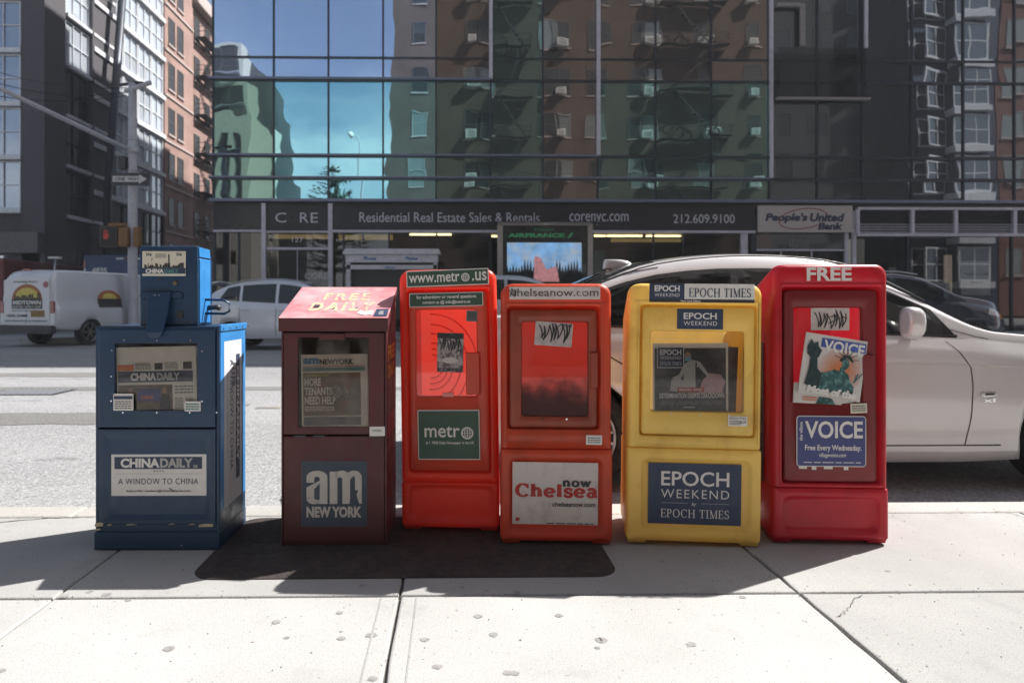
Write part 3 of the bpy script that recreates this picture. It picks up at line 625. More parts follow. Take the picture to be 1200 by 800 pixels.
# ---- newspapers: tilted folded sheets
def paper_base(name, label, loc, wd, ht, tilt=0, lean=0, mats=M_paper, th=.008, yaw=0):
    e = empty(name, label, 'newspaper', loc, (R(lean), R(-tilt), R(yaw)), 'newspapers displayed in the racks')
    mb = MB(); n = 9; rows = []
    for j in range(7):
        for i in range(n):
            u, v = i/(n-1), j/6; x, z = (u-.5)*wd, v*ht
            yy = .0012*math.sin(u*5+v*3)*(1 if th > .003 else 0)
            rows.append((x, yy, z))
    fs = [(j*n+i, j*n+i+1, (j+1)*n+i+1, (j+1)*n+i) for j in range(6) for i in range(n-1)]
    mb.add(rows, fs, True); sheets = MB()
    for k in range(3): sheets.box(-wd/2+.001*k, wd/2+.0012*(k+1), .003+k*.0025, .0045+k*.0025, .0005*k, ht-.002*k)
    f = mb.build('front_page', mats, e); sheets.build('inner_pages', mats, e)
    return e, f
def pic(parent, x0, x1, z0, z1, m_, y=-.0022, name='picture'): return MB().poly([(x0, z0), (x1, z0), (x1, z1), (x0, z1)], y).build(name, m_, parent)
YP = -.0036
M_dkpic = mat('dark_photo_print', (.045, .042, .05), .7, var=.5, vscale=45, dirt=(.16, .13, .12), dirt_s=70, dirt_lo=.60, dirt_hi=.68)
M_brpic = mat('brown_photo_print', (.16, .12, .09), .7, var=.4, vscale=35)
# epoch newspaper
m = yel_map; rt = yel_root.location
e, f = paper_base('newspaper', 'dark newspaper with protest photo standing in the yellow rack', (rt.x+m.x(813), rt.y+.035, m.z(484)), (90)/m.sc, 81/m.sc, tilt=.2)
W_, H_ = 90/m.sc, 81/m.sc
P = lambda u: (u-.5)*W_
Q = lambda v: v*H_
pic(f, P(.02), P(.97), Q(.0), Q(.93), M_dkpic)
pic(f, P(.05), P(.41), Q(.64), Q(.95), M_white, -.003, 'masthead_border'); pic(f, P(.06), P(.40), Q(.65), Q(.94), M_navy, -.0035, 'masthead')
letter(f, 'EPOCH', P(.09), P(.37), Q(.83), Q(.91), -.0045, M_white, .02); letter(f, 'WEEKEND', P(.09), P(.37), Q(.765), Q(.81), -.0045, M_white, 0, 1.2); serif(f, 'EPOCH TIMES', P(.09), P(.37), Q(.68), Q(.73), -.0045, M_white)
M_skin = mat('skin_print', (.36, .22, .16), .7); M_shirt = mat('pale_shirt_print', (.42, .40, .37), .7); M_umb = mat('pink_umbrella_print', (.50, .32, .34), .7, var=.2, vscale=30); M_umb2 = mat('grey_umbrella_print', (.40, .37, .38), .7)
MB().poly([(P(.60), Q(.27)), (P(.92), Q(.27)), (P(.96), Q(.44)), (P(.90), Q(.54)), (P(.74), Q(.56)), (P(.66), Q(.46))], -.0026).build('umbrella_print', M_umb, f)
MB().poly([(P(.22), Q(.30)), (P(.40), Q(.28)), (P(.42), Q(.42)), (P(.34), Q(.52)), (P(.24), Q(.46))], -.0026).build('umbrella_print', M_umb2, f)
MB().poly([(P(.39), Q(.28)), (P(.57), Q(.28)), (P(.56), Q(.62)), (P(.60), Q(.66)), (P(.74), Q(.48)), (P(.77), Q(.50)), (P(.62), Q(.73)), (P(.50), Q(.76)), (P(.42), Q(.70)), (P(.34), Q(.54)), (P(.25), Q(.50)), (P(.28), Q(.47)), (P(.38), Q(.50)), (P(.41), Q(.56))], -.003).build('figure_print', M_shirt, f)
MB().disc(P(.46), Q(.81), .014, .018, -.0034).build('face_print', M_skin, f); pic(f, P(.42), P(.50), Q(.74), Q(.80), mat('mask_blue_print', (.16, .38, .45), .7), -.0038, 'mask_print'); pic(f, P(.56), P(.58), Q(.42), Q(.72), M_ink, -.0036, 'strap_print')
pic(f, P(.32), P(.67), Q(.285), Q(.35), M_red_ink, -.0042, 'red_band'); letter(f, 'HONG KONG   PROTESTS', P(.34), P(.65), Q(.30), Q(.335), -.0048, M_white, .03)
letter(f, 'DETERMINATION DESPITE CRACKDOWN', P(.08), P(.94), Q(.195), Q(.27), -.0045, M_white, .02); text_lines(f, P(.1), P(.92), Q(.10), Q(.155), 2, -.0045, M_greyink, 2); text_lines(f, P(.4), P(.55), Q(.05), Q(.07), 1, -.0045, M_white, 8)
e, f = paper_base('newspaper', 'black backed newspaper leaning behind the dark protest front page', (rt.x+m.x(822), rt.y+.06, m.z(484)), 96/m.sc, 78/m.sc, tilt=-2.5, mats=M_dkpic)
# village voice newspaper outside the door
m = voice_map; rt = voice_root.location
W_, H_ = 74/m.sc, 72/m.sc
e, f = paper_base('newspaper', 'white VOICE newspaper with a green statue cover tucked crookedly into the red door', (rt.x+m.x(968), rt.y-.019, m.z(466)), W_, H_, tilt=-9, lean=-1.5, mats=mat('white_newsprint', (.60, .57, .55), .75, var=.05, vscale=9))
pic(f, P(.26), P(.98), Q(.80), Q(.95), mat('blue_gradient_print', (.06, .10, .36), .7, var=.4, vscale=12), name='blue_band'); letter(f, 'VOICE', P(.30), P(.96), Q(.74), Q(.93), -.0032, M_white, .03)
M_or = mat('orange_dot_print', (.66, .20, .07), .7); mb = MB()
for i in range(22):
    for j in range(20):
        u, v = .28+i*.031, .2+j*.031; dd = math.hypot((u-.62)/.34, (v-.46)/.34)
        if dd < 1.05: mb.disc(P(u), Q(v), .0046*(1.2-dd*.75), .0046*(1.2-dd*.75), -.0028, 6)
tag(mb.build('halftone_dots', M_or, f), kind='stuff')
M_teal = mat('teal_statue_print', (.03, .095, .10), .7, var=.6, vscale=60, dirt=(.12, .26, .25), dirt_s=35, dirt_lo=.52, dirt_hi=.6); M_dteal = mat('dark_statue_print', (.02, .04, .045), .7, var=.4, vscale=50)
MB().poly([(P(a), Q(b_)) for a, b_ in [(.28, .10), (.86, .07), (.87, .22), (.79, .31), (.76, .41), (.69, .46), (.68, .52), (.61, .52), (.60, .45), (.52, .47), (.40, .40), (.27, .38)]], -.0034).build('statue_print', M_teal, f)
MB().poly([(P(a), Q(b_)) for a, b_ in [(.07, .16), (.30, .11), (.33, .36), (.25, .44), (.22, .64), (.11, .66), (.11, .42)]], -.0037).build('shaded_arm_print', M_dteal, f)
MB().disc(P(.685), Q(.58), .0155, .023, -.0039, 14).build('face_print', M_teal, f); MB().poly([(P(a), Q(b_)) for a, b_ in [(.58, .62), (.64, .72), (.74, .73), (.80, .65), (.80, .61), (.70, .68), (.62, .61)]], -.0041).build('crown_print', M_dteal, f)
MB().poly([(P(a), Q(b_)) for a, b_ in [(.05, .66), (.12, .60), (.24, .62), (.28, .74), (.22, .80), (.20, .88), (.14, .84), (.09, .90), (.04, .78)]], -.0040).build('torch_print', M_dteal, f)
mb = MB()
for k in range(7):
    a = R(165-k*26); mb.ribbon([(P(.69)+.018*math.cos(a), Q(.64)+.020*math.sin(a)), (P(.69)+.052*math.cos(a), Q(.64)+.050*math.sin(a))], .0024, -.0040-.0001*k)
mb.build('crown_rays_print', M_dteal, f)
MB().ribbon([(P(.86), Q(.30)), (P(.90), Q(.44))], .006, -.0041).ribbon([(P(.88), Q(.34)), (P(.97), Q(.46))], .005, -.0042).build('raised_fingers_print', M_teal, f)
letter(f, 'Most of the', P(.12), P(.92), Q(.03), Q(.16), -.0046, M_white, .06, 1, .15)
W2, H2 = 72/m.sc, 24/m.sc
e, f = paper_base('newspaper', 'lower fold of paper peeping out beneath the crooked statue front page', (rt.x+m.x(965), rt.y+.0015, m.z(474.5)), W2, H2, tilt=-3, mats=MATS['white_newsprint'], th=.002)
MB().poly([(-.035, 0), (.05, 0), (.03, .025), (-.02, .03)], -.0022).build('green_print', M_teal, f); text_lines(f, -.09, -.03, .01, .03, 2, -.0024, M_or, 3)

# ------------------------------------------------------------ blue metal coin rack
M_bluep = mat('chipped_blue_paint', (.009, .040, .098), .38, var=.12, vscale=5, dirt=(.02, .05, .10), dirt_s=7, dirt_lo=.5, dirt_hi=.72, dirt_amt=.7, bump=.1, bscale=60, chips=((.45, .50, .52), 16, .70))  # shaded copy of the rack's blue, darkened for the front faces
M_bluelit = mat('sunlit_blue_paint', (.03, .20, .50), .38, var=.12, vscale=5, dirt=(.06, .28, .55), dirt_s=9, dirt_lo=.5, dirt_hi=.72, dirt_amt=.6, bump=.1, bscale=60, chips=((.45, .50, .52), 16, .70))  # brighter copy of the same blue, sunlight painted into the side faces
M_chipy = mat('chipped_cream_undercoat', (.50, .44, .28), .7, var=.3, vscale=30)
m = Map(184.5, 642, 2.727)
t = rack_root('news_rack', 'blue metal coin operated newspaper rack with white CHINA DAILY sign', m, yaw=-.3)
X, Z = m.x, m.z; x0, x1, zt = X(113), X(256), Z(383); dp = .335
cab = MB().box(x0, x0+.012, 0, dp, .02, zt).box(x1-.012, x1, 0, dp, .02, zt).box(x0+.013, x1-.013, dp-.01, dp, .021, zt-.001).box(x0+.013, x1-.013, .001, dp-.011, zt-.012, zt-.001).box(x0+.013, x1-.013, .004, dp-.011, .03, Z(502))
cab.build('cabinet', M_bluep, t, bevel=.0025)
# door frame with window
MB().loft([rrect(X(117), X(252), Z(500), Z(386), .003, .004), rrect(X(117), X(252), Z(500), Z(386), .003, -.006), rrect(X(119), X(250), Z(498), Z(388), .003, -.008), rrect(X(136), X(231.5), Z(481), Z(403), .002, -.008), rrect(X(136), X(231.5), Z(481), Z(403), .002, .004)], False, False).build('door', M_bluep, t, fix=True)
for px, py in [(147, 399), (185, 399.5), (224, 399.5), (133, 411), (132.5, 441), (132.5, 469.5), (237, 412), (237, 470), (146, 483), (185, 483), (223, 483), (254, 483)]:
    MB().tube([(X(px), -.007, Z(py)), (X(px), -.0105, Z(py))], .0032, 8).build('rivet', M_chrome, t)
box('window_pane', G_clear, t, X(135), X(232.5), .002, .004, Z(482), Z(402))
box('inner_panel', mat('dark_interior_paint', (.02, .025, .03), .7), t, x0+.015, x1-.015, .12, .13, Z(500), zt-.02)
box('inner_shelf', M_dark, t, x0+.015, x1-.015, .006, .12, Z(484), Z(482.5))
# pressed lower panel
MB().loft([rrect(X(117), X(252), Z(612), Z(503), .003, .004), rrect(X(117), X(252), Z(612), Z(503), .003, -.004), rrect(X(122), X(246), Z(608), Z(507), .003, -.004), rrect(X(130), X(240), Z(602), Z(516), .003, .003)], False, True).build('lower_panel', M_bluep, t, fix=True)
box('kick_panel', M_bluep, t, x0-.004, x1+.002, -.004, dp+.002, .0, Z(622), bevel=.003)
box('bottom_rail', M_bluep, t, x0+.012, x1-.012, .002, .03, Z(621), Z(613), bevel=.002)
for a, b_, c_, d_ in [(113, 123, 610, 615), (113.5, 120, 617, 619.5), (127, 133, 612, 614), (149, 162, 612, 613.5), (198, 206, 611.5, 613), (221, 229, 612, 613.5), (233, 250, 612, 616)]:
    MB().poly([(X(a), Z(d_)), (X(b_)-.003, Z(d_)+.002), (X(b_), Z(c_)-.002), ((X(a)+X(b_))/2, Z(c_)), (X(a)+.002, Z(c_)-.003)], -.0060).build('paint_chip', M_chipy, t)
# bent top flap on the right side
MB().prism([(x1-.003, zt-.022), (x1+.006, zt-.022), (x1+.008, zt+.003), (x1-.003, zt+.006)], .002, dp).build('top_flap', M_bluelit, t, bevel=.0015)
for k in range(5): MB().tube([(x1+.006, .03+k*.08, zt-.012), (x1+.010, .03+k*.08, zt-.012)], .003, 8).build('rivet', M_bluep, t)
# side sign
box('sunlit_side_skin', M_bluelit, t, x1-.002, x1+.0008, .014, dp-.004, Z(600), zt-.024)
s = MB().box(x1+.001, x1+.0015, .055, .275, Z(600), Z(402)).build('side_sign', mat('pale_side_sign', (.60, .60, .62), .5, var=.06), t)
MB().box(x1+.0016, x1+.002, .20, .25, Z(575), Z(420)).build('blue_panel', M_navy, s)
def down(parent, txt, y0, y1, z0, z1, m_, bold=.02): put_flat('lettering', glyphs(txt, bold), parent, (x1+.0026, y0, z1), (0, 0, z0-z1), (0, y1-y0, 0), m_)
down(s, 'CHINADAILY', .21, .24, Z(555), Z(434), M_white, .04); down(s, 'A WINDOW TO CHINA', .125, .165, Z(560), Z(425), M_navy, 0); down(s, 'Subscribe: readers@chinadailyusa.com', .085, .098, Z(540), Z(440), M_navy, 0)
down(s, 'HYPR', .15, .19, Z(460), Z(430), M_ink, .01)
# front sign
s, hx, hz, y = print_plate('front_sign', t, X(131), X(241), Z(580), Z(532), -.0042 + .0075, M_white, r=.001)
MB().poly([(-hx*.93, hz*.30), (hx*.91, hz*.30), (hx*.91, hz*.88), (-hx*.93, hz*.88)], y).build('navy_band', M_navy, s)
letter(s, 'CHINA', -hx*.80, hx*.02, hz*.36, hz*.82, y-.0008, M_white, .045); letter(s, 'DAILY', hx*.03, hx*.72, hz*.36, hz*.82, y-.0008, mat('grey_white_print', (.42, .42, .40), .6), .045); letter(s, 'USA', hx*.73, hx*.82, hz*.36, hz*.50, y-.0008, M_white)
letter(s, 'A WINDOW TO CHINA', -hx*.85, hx*.83, -hz*.44, -hz*.16, y, M_navy, -.004, 1.1); MB().ribbon([(-hx*.92, hz*.07), (hx*.92, hz*.07)], .0006, y).build('rule_line', M_greyink, s)
letter(s, 'Subscribe: readers@chinadailyusa.com', -hx*.68, hx*.68, -hz*.84, -hz*.70, y, M_ink, .01); letter(s, '• • • •', -hx*.1, hx*.1, hz*.16, hz*.24, y, M_ink)
MB().ribbon([(hx*.22, -hz*.62), (hx*.32, -hz*.80)], .003, y-.0004).build('scratch', M_ink, s)
s, hx, hz, y = print_plate('permit_label', t, X(135), X(158), Z(480.5), Z(461), -.0085, M_white, tilt=0)
MB().poly([(-hx*.92, hz*.35), (hx*.92, hz*.35), (hx*.92, hz*.72), (-hx*.92, hz*.72)], y).build('navy_band', M_navy, s); text_lines(s, -hx*.85, hx*.85, -hz*.85, hz*.2, 4, y, M_greyink, 21)
s, hx, hz, y = print_plate('registration_label', t, X(217), X(235.5), Z(481.5), Z(470), -.0085, M_white); text_lines(s, -hx*.85, hx*.85, -hz*.8, hz*.7, 3, y, mat('teal_print', (.08, .22, .22), .7), 22)
# coin head: side profile pushed across
hx0, hx1, hy0, hy1 = X(160.5), X(228), .03, .19
zb, zh = zt+.001, Z(289)
prof = [(hy0, zb), (hy0-.005, zh-.006), (hy0, zh), (hy0+.07, zh-.002), (hy1-.02, zh-.022), (hy1, zh-.05), (hy1, zb)]
v = [(hx0, a, b_) for a, b_ in prof]+[(hx1, a, b_) for a, b_ in prof]; n = len(prof)
MB().add(v, [tuple(range(n-1, -1, -1)), tuple(range(n, 2*n))]+[(i, (i+1) % n, (i+1) % n+n, i+n) for i in range(n)]).build('coin_head', M_bluep, t, bevel=.004, fix=True)
MB().prism([(hx1+.0005, zb+.01), (hx1+.004, zb+.01), (hx1+.004, zh-.055), (hx1+.0005, zh-.05)], hy0+.012, hy1-.03).build('side_cover', M_bluelit, t, bevel=.002)
MB().prism([(hx1+.0005, zh-.045), (hx1+.005, zh-.045), (hx1+.003, zh-.006), (hx1+.0005, zh-.006)], hy0+.006, hy1-.035).build('top_cover', M_bluelit, t, bevel=.002)
s, qx, qz, y = print_plate('skyline_label', t, X(164), X(214.5), Z(324.5), Z(295.5), hy0-.0055, mat('cream_label', (.66, .63, .52), .6, var=.05), M_white, .0015)
MB().poly([(-qx, -qz*.82), (qx, -qz*.82), (qx, -qz*.35), (-qx, -qz*.35)], y).build('navy_band', M_navy, s); letter(s, 'CHINA', -qx*.84, 0, -qz*.78, -qz*.42, y-.0006, M_white, .05); letter(s, 'DAILY', qx*.02, qx*.7, -qz*.78, -qz*.42, y-.0006, MATS['teal_print'], .05)
letter(s, '25¢', -qx*.84, -qx*.56, qz*.58, qz*.86, y, M_navy, .03); letter(s, '25¢', qx*.56, qx*.84, qz*.58, qz*.86, y, M_navy, .03); text_lines(s, -qx*.4, qx*.1, qz*.45, qz*.82, 3, y, M_greyink, 5)
mb = MB(); rnd = random.Random(3); x = -qx*.9
while x < qx*.88:
    wd = rnd.uniform(.03, .08)*qx; h = rnd.uniform(.05, .42)*qz
    mb.poly([(x, -qz*.34), (x+wd, -qz*.34), (x+wd, -qz*.34+h), (x, -qz*.34+h)], y-.0002); x += wd*1.15
mb.poly([(qx*.20, -qz*.3), (qx*.26, -qz*.3), (qx*.26, qz*.75), (qx*.20, qz*.75)], y-.0003); mb.ribbon([(-qx*.55, -qz*.3), (-qx*.55, qz*.4)], .0008, y-.0003); mb.disc(-qx*.55, qz*.35, .003, .003, y-.0004, 8)
mb.build('skyline_print', M_ink, s)
MB().tube([(X(202), hy0-.002, Z(333)), (X(202), hy0-.010, Z(333))], .0085, 14).build('lock', mat('old_brass', (.25, .19, .12), .4, .8), t)
MB().tube([(X(184), hy0-.002, Z(327.5)), (X(184), hy0-.006, Z(327.5))], .006, 10).build('coin_button', M_dark, t)
for px in (166.5, 204.5):
    MB().loft([rrect(X(px-6), X(px+7), Z(352), Z(343), .012, hy0), rrect(X(px-5), X(px+6), Z(351), Z(344), .012, hy0-.012)], smooth=True).build('coin_cup', M_bluep, t, fix=True)
# pull handle hanging over the door top
MB().loft([[(X(171), hy0-.01, Z(343)), (X(199), hy0-.01, Z(343)), (X(199), hy0-.022, Z(343)), (X(171), hy0-.022, Z(343))],
           [(X(173), hy0-.02, Z(365)), (X(197), hy0-.02, Z(365)), (X(197), hy0-.034, Z(365)), (X(173), hy0-.034, Z(365))],
           [(X(175), -.022, Z(390)), (X(194), -.022, Z(390)), (X(194), -.032, Z(390)), (X(175), -.032, Z(390))],
           [(X(179), -.018, Z(396)), (X(190), -.018, Z(396)), (X(190), -.030, Z(396)), (X(179), -.030, Z(396))]]).build('pull_handle', M_bluep, t, bevel=.003, fix=True)
for px, py in ((181, 347), (186, 347), (183, 353)): MB().tube([(X(px), hy0-.022, Z(py)), (X(px), hy0-.027, Z(py))], .0025, 8).build('rivet', M_chrome, t)
box('coin_slot', M_dark, t, X(204), X(211), hy0-.006, hy0-.002, Z(374), Z(366))
MB().tube([(hx1, .10, Z(352)), (X(251), .10, Z(352.5)), (X(258), .10, Z(356)), (X(258), .10, Z(366)), (X(252), .10, Z(369)), (hx1, .10, Z(368.5))], .0055, 8).build('side_bracket', M_bluep, t)
MB().tube([(hx1, .13, Z(362)), (X(240), .13, Z(361)), (X(244), .13, Z(363))], .011, 8).build('latch_stub', M_dark, t)
rt = t.location
W_, H_ = 92/m.sc, 76/m.sc
e, f = paper_base('newspaper', 'folded CHINA DAILY paper behind the window of the blue rack', (rt.x+X(183), rt.y+.010, Z(482)), W_, H_, tilt=1.2)
pic(f, P(.02), P(.96), Q(.46), Q(.63), M_navy, name='masthead'); letter(f, 'CHINA', P(.18), P(.50), Q(.485), Q(.605), -.0036, M_white, .05); letter(f, 'DAILY', P(.51), P(.80), Q(.485), Q(.605), -.0036, MATS['grey_white_print'], .05)
pic(f, P(.02), P(.22), Q(.64), Q(.73), M_or, name='orange_box'); pic(f, P(.48), P(.58), Q(.65), Q(.75), M_dkpic); pic(f, P(.84), P(.95), Q(.65), Q(.76), M_dkpic)
text_lines(f, P(.24), P(.44), Q(.65), Q(.74), 4, -.0024, M_greyink, 31); text_lines(f, P(.61), P(.78), Q(.65), Q(.74), 4, -.0024, M_greyink, 32)
letter(f, 'ASIAN MEETING', P(.24), P(.42), Q(.735), Q(.755), -.0024, M_ink); letter(f, 'LAST WORD', P(.61), P(.76), Q(.745), Q(.765), -.0024, M_ink)
pic(f, P(.02), P(.70), Q(.0), Q(.42), M_brpic); pic(f, P(.26), P(.55), Q(.17), Q(.36), mat('blue_screen_print', (.07, .08, .22), .7), -.0028); letter(f, 'CHINA', P(.30), P(.46), Q(.20), Q(.26), -.0032, M_or, .03)
for u in (.17, .60): MB().disc(P(u), Q(.33), .009, .012, -.0032).build('face_print', M_skin, f); MB().poly([(P(u-.07), Q(.02)), (P(u+.08), Q(.02)), (P(u+.06), Q(.27)), (P(u-.04), Q(.28))], -.0030).build('suit_print', M_ink, f)
text_lines(f, P(.73), P(.96), Q(.27), Q(.41), 3, -.0024, M_greyink, 33); text_lines(f, P(.73), P(.83), Q(.02), Q(.22), 9, -.0024, M_greyink, 34); text_lines(f, P(.86), P(.96), Q(.02), Q(.22), 9, -.0024, M_greyink, 35)

# ------------------------------------------------------------ maroon metal free rack
M_mar = mat('maroon_paint', (.085, .014, .018), .5, var=.15, vscale=4, dirt=(.05, .015, .015), dirt_s=6, dirt_lo=.5, dirt_hi=.75, dirt_amt=.8, bump=.12, bscale=50)
M_lid = mat('faded_pink_red_paint', (.56, .21, .235), .5, var=.2, vscale=5, dirt=(.66, .48, .48), dirt_s=8, dirt_lo=.42, dirt_hi=.7, dirt_amt=.8, chips=((.25, .22, .24), 15, .66))
M_yprint = mat('worn_yellow_print', (.70, .56, .34), .6, dirt=(.6, .28, .28), dirt_s=30, dirt_lo=.48, dirt_hi=.6, var=.05)
m = Map(391, 639, 2.755); X, Z = m.x, m.z
t = rack_root('news_rack', 'maroon metal newspaper rack with sloping faded FREE DAILY lid', m, yaw=-.4)
x0, x1, zt, dp = X(330), X(453), Z(388), .40
zback = 1.075
def wall(xa, xb):
    v = [(xa, .0, .0), (xb, .0, .0), (xb, dp, .0), (xa, dp, .0), (xa, .0, zt), (xb, .0, zt), (xb, dp, zback-.01), (xa, dp, zback-.01)]
    return v
mb = MB()
for xa, xb in ((x0, x0+.008), (x1-.008, x1)): mb.add(wall(xa, xb), [(0, 3, 2, 1), (4, 5, 6, 7), (0, 1, 5, 4), (1, 2, 6, 5), (2, 3, 7, 6), (3, 0, 4, 7)])
mb.box(x0+.009, x1-.009, dp-.008, dp, .001, zback-.02).box(x0+.009, x1-.009, .006, .014, .001, Z(511)).build('cabinet', M_mar, t, bevel=.002)
# lid
v = [(x0-.008, -.012, Z(389)), (x1+.006, -.012, Z(389)), (x1+.006, dp+.004, zback-.03), (x0-.008, dp+.004, zback-.03), (x0-.008, -.014, Z(373.5)), (x1+.006, -.014, Z(373.5)), (x1+.006, dp+.004, zback), (x0-.008, dp+.004, zback)]
MB().add(v, [(0, 3, 2, 1), (0, 1, 5, 4), (1, 2, 6, 5), (2, 3, 7, 6), (3, 0, 4, 7)]).build('lid_edge', M_mar, t)
a_, b_ = Vector((x0-.008, -.014, Z(373.5)+.0003)), Vector((x0-.008, dp+.004, zback+.0003)); sl_ = b_-a_; wdt = x1-x0+.014
top = MB().add([a_, a_+Vector((wdt, 0, 0)), a_+Vector((wdt, 0, 0))+sl_, b_], [(0, 1, 2, 3)]).build('lid', M_lid, t)
nrm = Vector((0, -sl_.z, sl_.y)).normalized()*.0012
def on_lid(txt, u0, u1, v0, v1, m_, k=1): put_flat('lettering', glyphs(txt, .035, 1.3), top, a_+Vector((wdt*u0, 0, 0))+sl_*v0+nrm*k, (wdt*(u1-u0), 0, 0), sl_*(v1-v0), m_)
on_lid('FREE', .30, .76, .53, .77, M_yprint); on_lid('DAILY', .22, .84, .20, .47, M_yprint)
def lid_patch(pts, m_, name, k=1.6): MB().add([a_+Vector((wdt*u, 0, 0))+sl_*v_+nrm*k for u, v_ in pts], [tuple(range(len(pts)))]).build(name, m_, top)
lid_patch([(.86, .04), (.985, .04), (.985, .26), (.87, .25)], M_navy, 'navy_sticker'); lid_patch([(.90, .09), (.95, .08), (.94, .20), (.905, .19)], M_greyink, 'sticker_print', 2.0)
lid_patch([(.70, .12), (.78, .07), (.85, .10), (.84, .20), (.76, .18), (.72, .22)], M_white, 'peeled_sticker')
lid_patch([(.25, .30), (.31, .30), (.31, .37), (.26, .38)], M_ink, 'paint_chip'); lid_patch([(.44, .25), (.47, .27), (.46, .31)], M_ink, 'paint_chip'); lid_patch([(.66, .28), (.68, .28), (.68, .32)], M_ink, 'paint_chip', 2.0)
# door + window
MB().loft([rrect(X(333), X(450), Z(509), Z(391), .002, .008), rrect(X(333), X(450), Z(509), Z(391), .002, -.003), rrect(X(349.5), X(432), Z(501), Z(396), .002, -.003), rrect(X(349.5), X(432), Z(501), Z(396), .002, .008)], False, False).build('door', M_mar, t, fix=True, bevel=.001)
box('window_pane', G_smoke, t, X(348), X(433), .002, .004, Z(502), Z(395))
box('inner_panel', mat('black_interior', (.012, .012, .013), .8), t, x0+.01, x1-.01, .10, .11, Z(509), zt)
box('inner_shelf', M_dark, t, x0+.01, x1-.01, .008, .10, Z(505), Z(502))
box('pull_handle', M_mar, t, X(375), X(404), -.012, -.003, Z(399), Z(391.5), bevel=.003)
box('lower_panel', M_mar, t, X(333), X(450), -.001, .006, .02, Z(512), bevel=.001)
for px in (345, 367, 432): box('hinge', M_dark, t, X(px), X(px+14), -.004, -.001, Z(512.5), Z(510), bevel=.0005)
s, hx, hz, y = print_plate('permit_label', t, X(433), X(451), Z(511), Z(500), -.0035, M_white); text_lines(s, -hx*.6, hx*.6, -hz*.1, hz*.4, 2, y, M_greyink, 9)
M_slate = mat('slate_blue_sign', (.035, .052, .08), .5, var=.1); M_slateb = mat('slate_sign_edge', (.06, .09, .13), .5)
s, hx, hz, y = print_plate('am_sign', t, X(353.5), X(430), Z(616.5), Z(540.5), -.0012, M_slate, M_slateb, .003)
M_off = mat('offwhite_worn_print', (.50, .47, .44), .6, var=.08, vscale=20)
def heavy_am(parent):
    """the heavy lower-case a and m with a statue cut into the last stem"""
    u = lambda a: -hx*.84 + a*hx*1.68; q = lambda b: -hz*.30 + b*hz*1.02
    def pl(pts, hole=None, dz=0): MB().poly([(u(a), q(b)) for a, b in pts], y-dz).build('letter_shape', M_off, parent)
    arc = lambda cx, cz, rx, rz, a0, a1, n=10: [(cx+rx*math.cos(R(a0+(a1-a0)*k/n)), cz+rz*math.sin(R(a0+(a1-a0)*k/n))) for k in range(n+1)]
    def band(po, pi): 
        v = [(u(a), y, q(b)) for a, b in po]+[(u(a), y, q(b)) for a, b in pi]; n = len(po)
        MB().add(v, [(k, k+1, k+1+n, k+n) for k in range(n-1)]).build('letter_shape', M_off, parent)
    # a: top hook + stem, bowl
    band(arc(.19, .80, .19, .20, 180, 0), arc(.19, .76, .05, .06, 180, 0))
    pl([(0, .64), (.14, .64), (.14, .76), (0, .80)]); pl([(.24, .0), (.38, .0), (.38, .80), (.24, .76)])
    pl([(.24, .62), (.24, .70), (.15, .62), (.0, .50), (0, .18), (.14, .20), (.14, .44)], dz=.0002)
    band(arc(.14, .16, .14, .17, 180, 290), arc(.19, .20, .05, .08, 180, 290)); pl([(.20, .0), (.25, .02), (.25, .14), (.21, .12)], dz=.0003)
    # m: three stems and arches
    pl([(.42, 0), (.56, 0), (.56, .97), (.42, .97)]); pl([(.65, 0), (.79, 0), (.79, .80), (.65, .76)]); pl([(.94, .0), (1.0, .0), (1.0, .80), (.88, .78), (.88, .30)])
    band(arc(.64, .80, .15, .20, 150, 0), arc(.605, .74, .045, .06, 170, 0)); band(arc(.86, .80, .14, .20, 160, 0), arc(.845, .74, .04, .06, 180, 0)); pl([(.555, .80), (.60, .80), (.60, .92), (.555, .95)], dz=.0003); pl([(.75, .8), (.83, .8), (.82, .94), (.76, .94)], dz=.0003)
    st = [(.78, 0), (.96, 0), (.92, .18), (.91, .30), (.94, .40), (.91, .42), (.87, .40), (.86, .50), (.855, .72), (.87, .76), (.865, .82), (.85, .86), (.84, .82), (.83, .76), (.84, .72), (.83, .52), (.80, .30)]
    MB().poly([(u(a), q(b)) for a, b in st], y-.0010).build('statue_cutout', M_slate, parent)
heavy_am(s); letter(s, 'NEW YORK', -hx*.84, hx*.84, -hz*.72, -hz*.38, y, M_off, .05)
# side print on the right flank
M_oprint = mat('orange_yellow_print', (.62, .30, .06), .6)
for txt, a, b_ in (('FREE', 425, 407), ('DAILY', 446, 430)): put_flat('lettering', glyphs(txt, .04), t, (x1+.0012, .05, Z(b_)-(Z(b_)-Z(a))), (0, .28, 0), (0, 0, Z(b_)-Z(a)), M_oprint)
put_flat('lettering', glyphs('am', .06), t, (x1+.0012, .04, Z(518)), (0, .25, 0), (0, 0, .10), mat('dull_red_print', (.32, .05, .05), .6)); put_flat('lettering', glyphs('NEW YORK', .04), t, (x1+.0012, .04, Z(535)), (0, .25, 0), (0, 0, .04), MATS['dull_red_print'])
rt = t.location; W_, H_ = 77/m.sc, 86/m.sc
e, f = paper_base('newspaper', 'newspaper headed MORE TENANTS NEED HELP behind the scratched maroon rack window', (rt.x+X(392), rt.y+.010, Z(501)), W_, H_, tilt=.8)
letter(f, 'am', P(.03), P(.27), Q(.87), Q(.955), -.0022, mat('cyan_blue_print', (.05, .22, .42), .7), .06); letter(f, 'NEWYORK', P(.28), P(.80), Q(.86), Q(.94), -.0022, M_ink, .05)
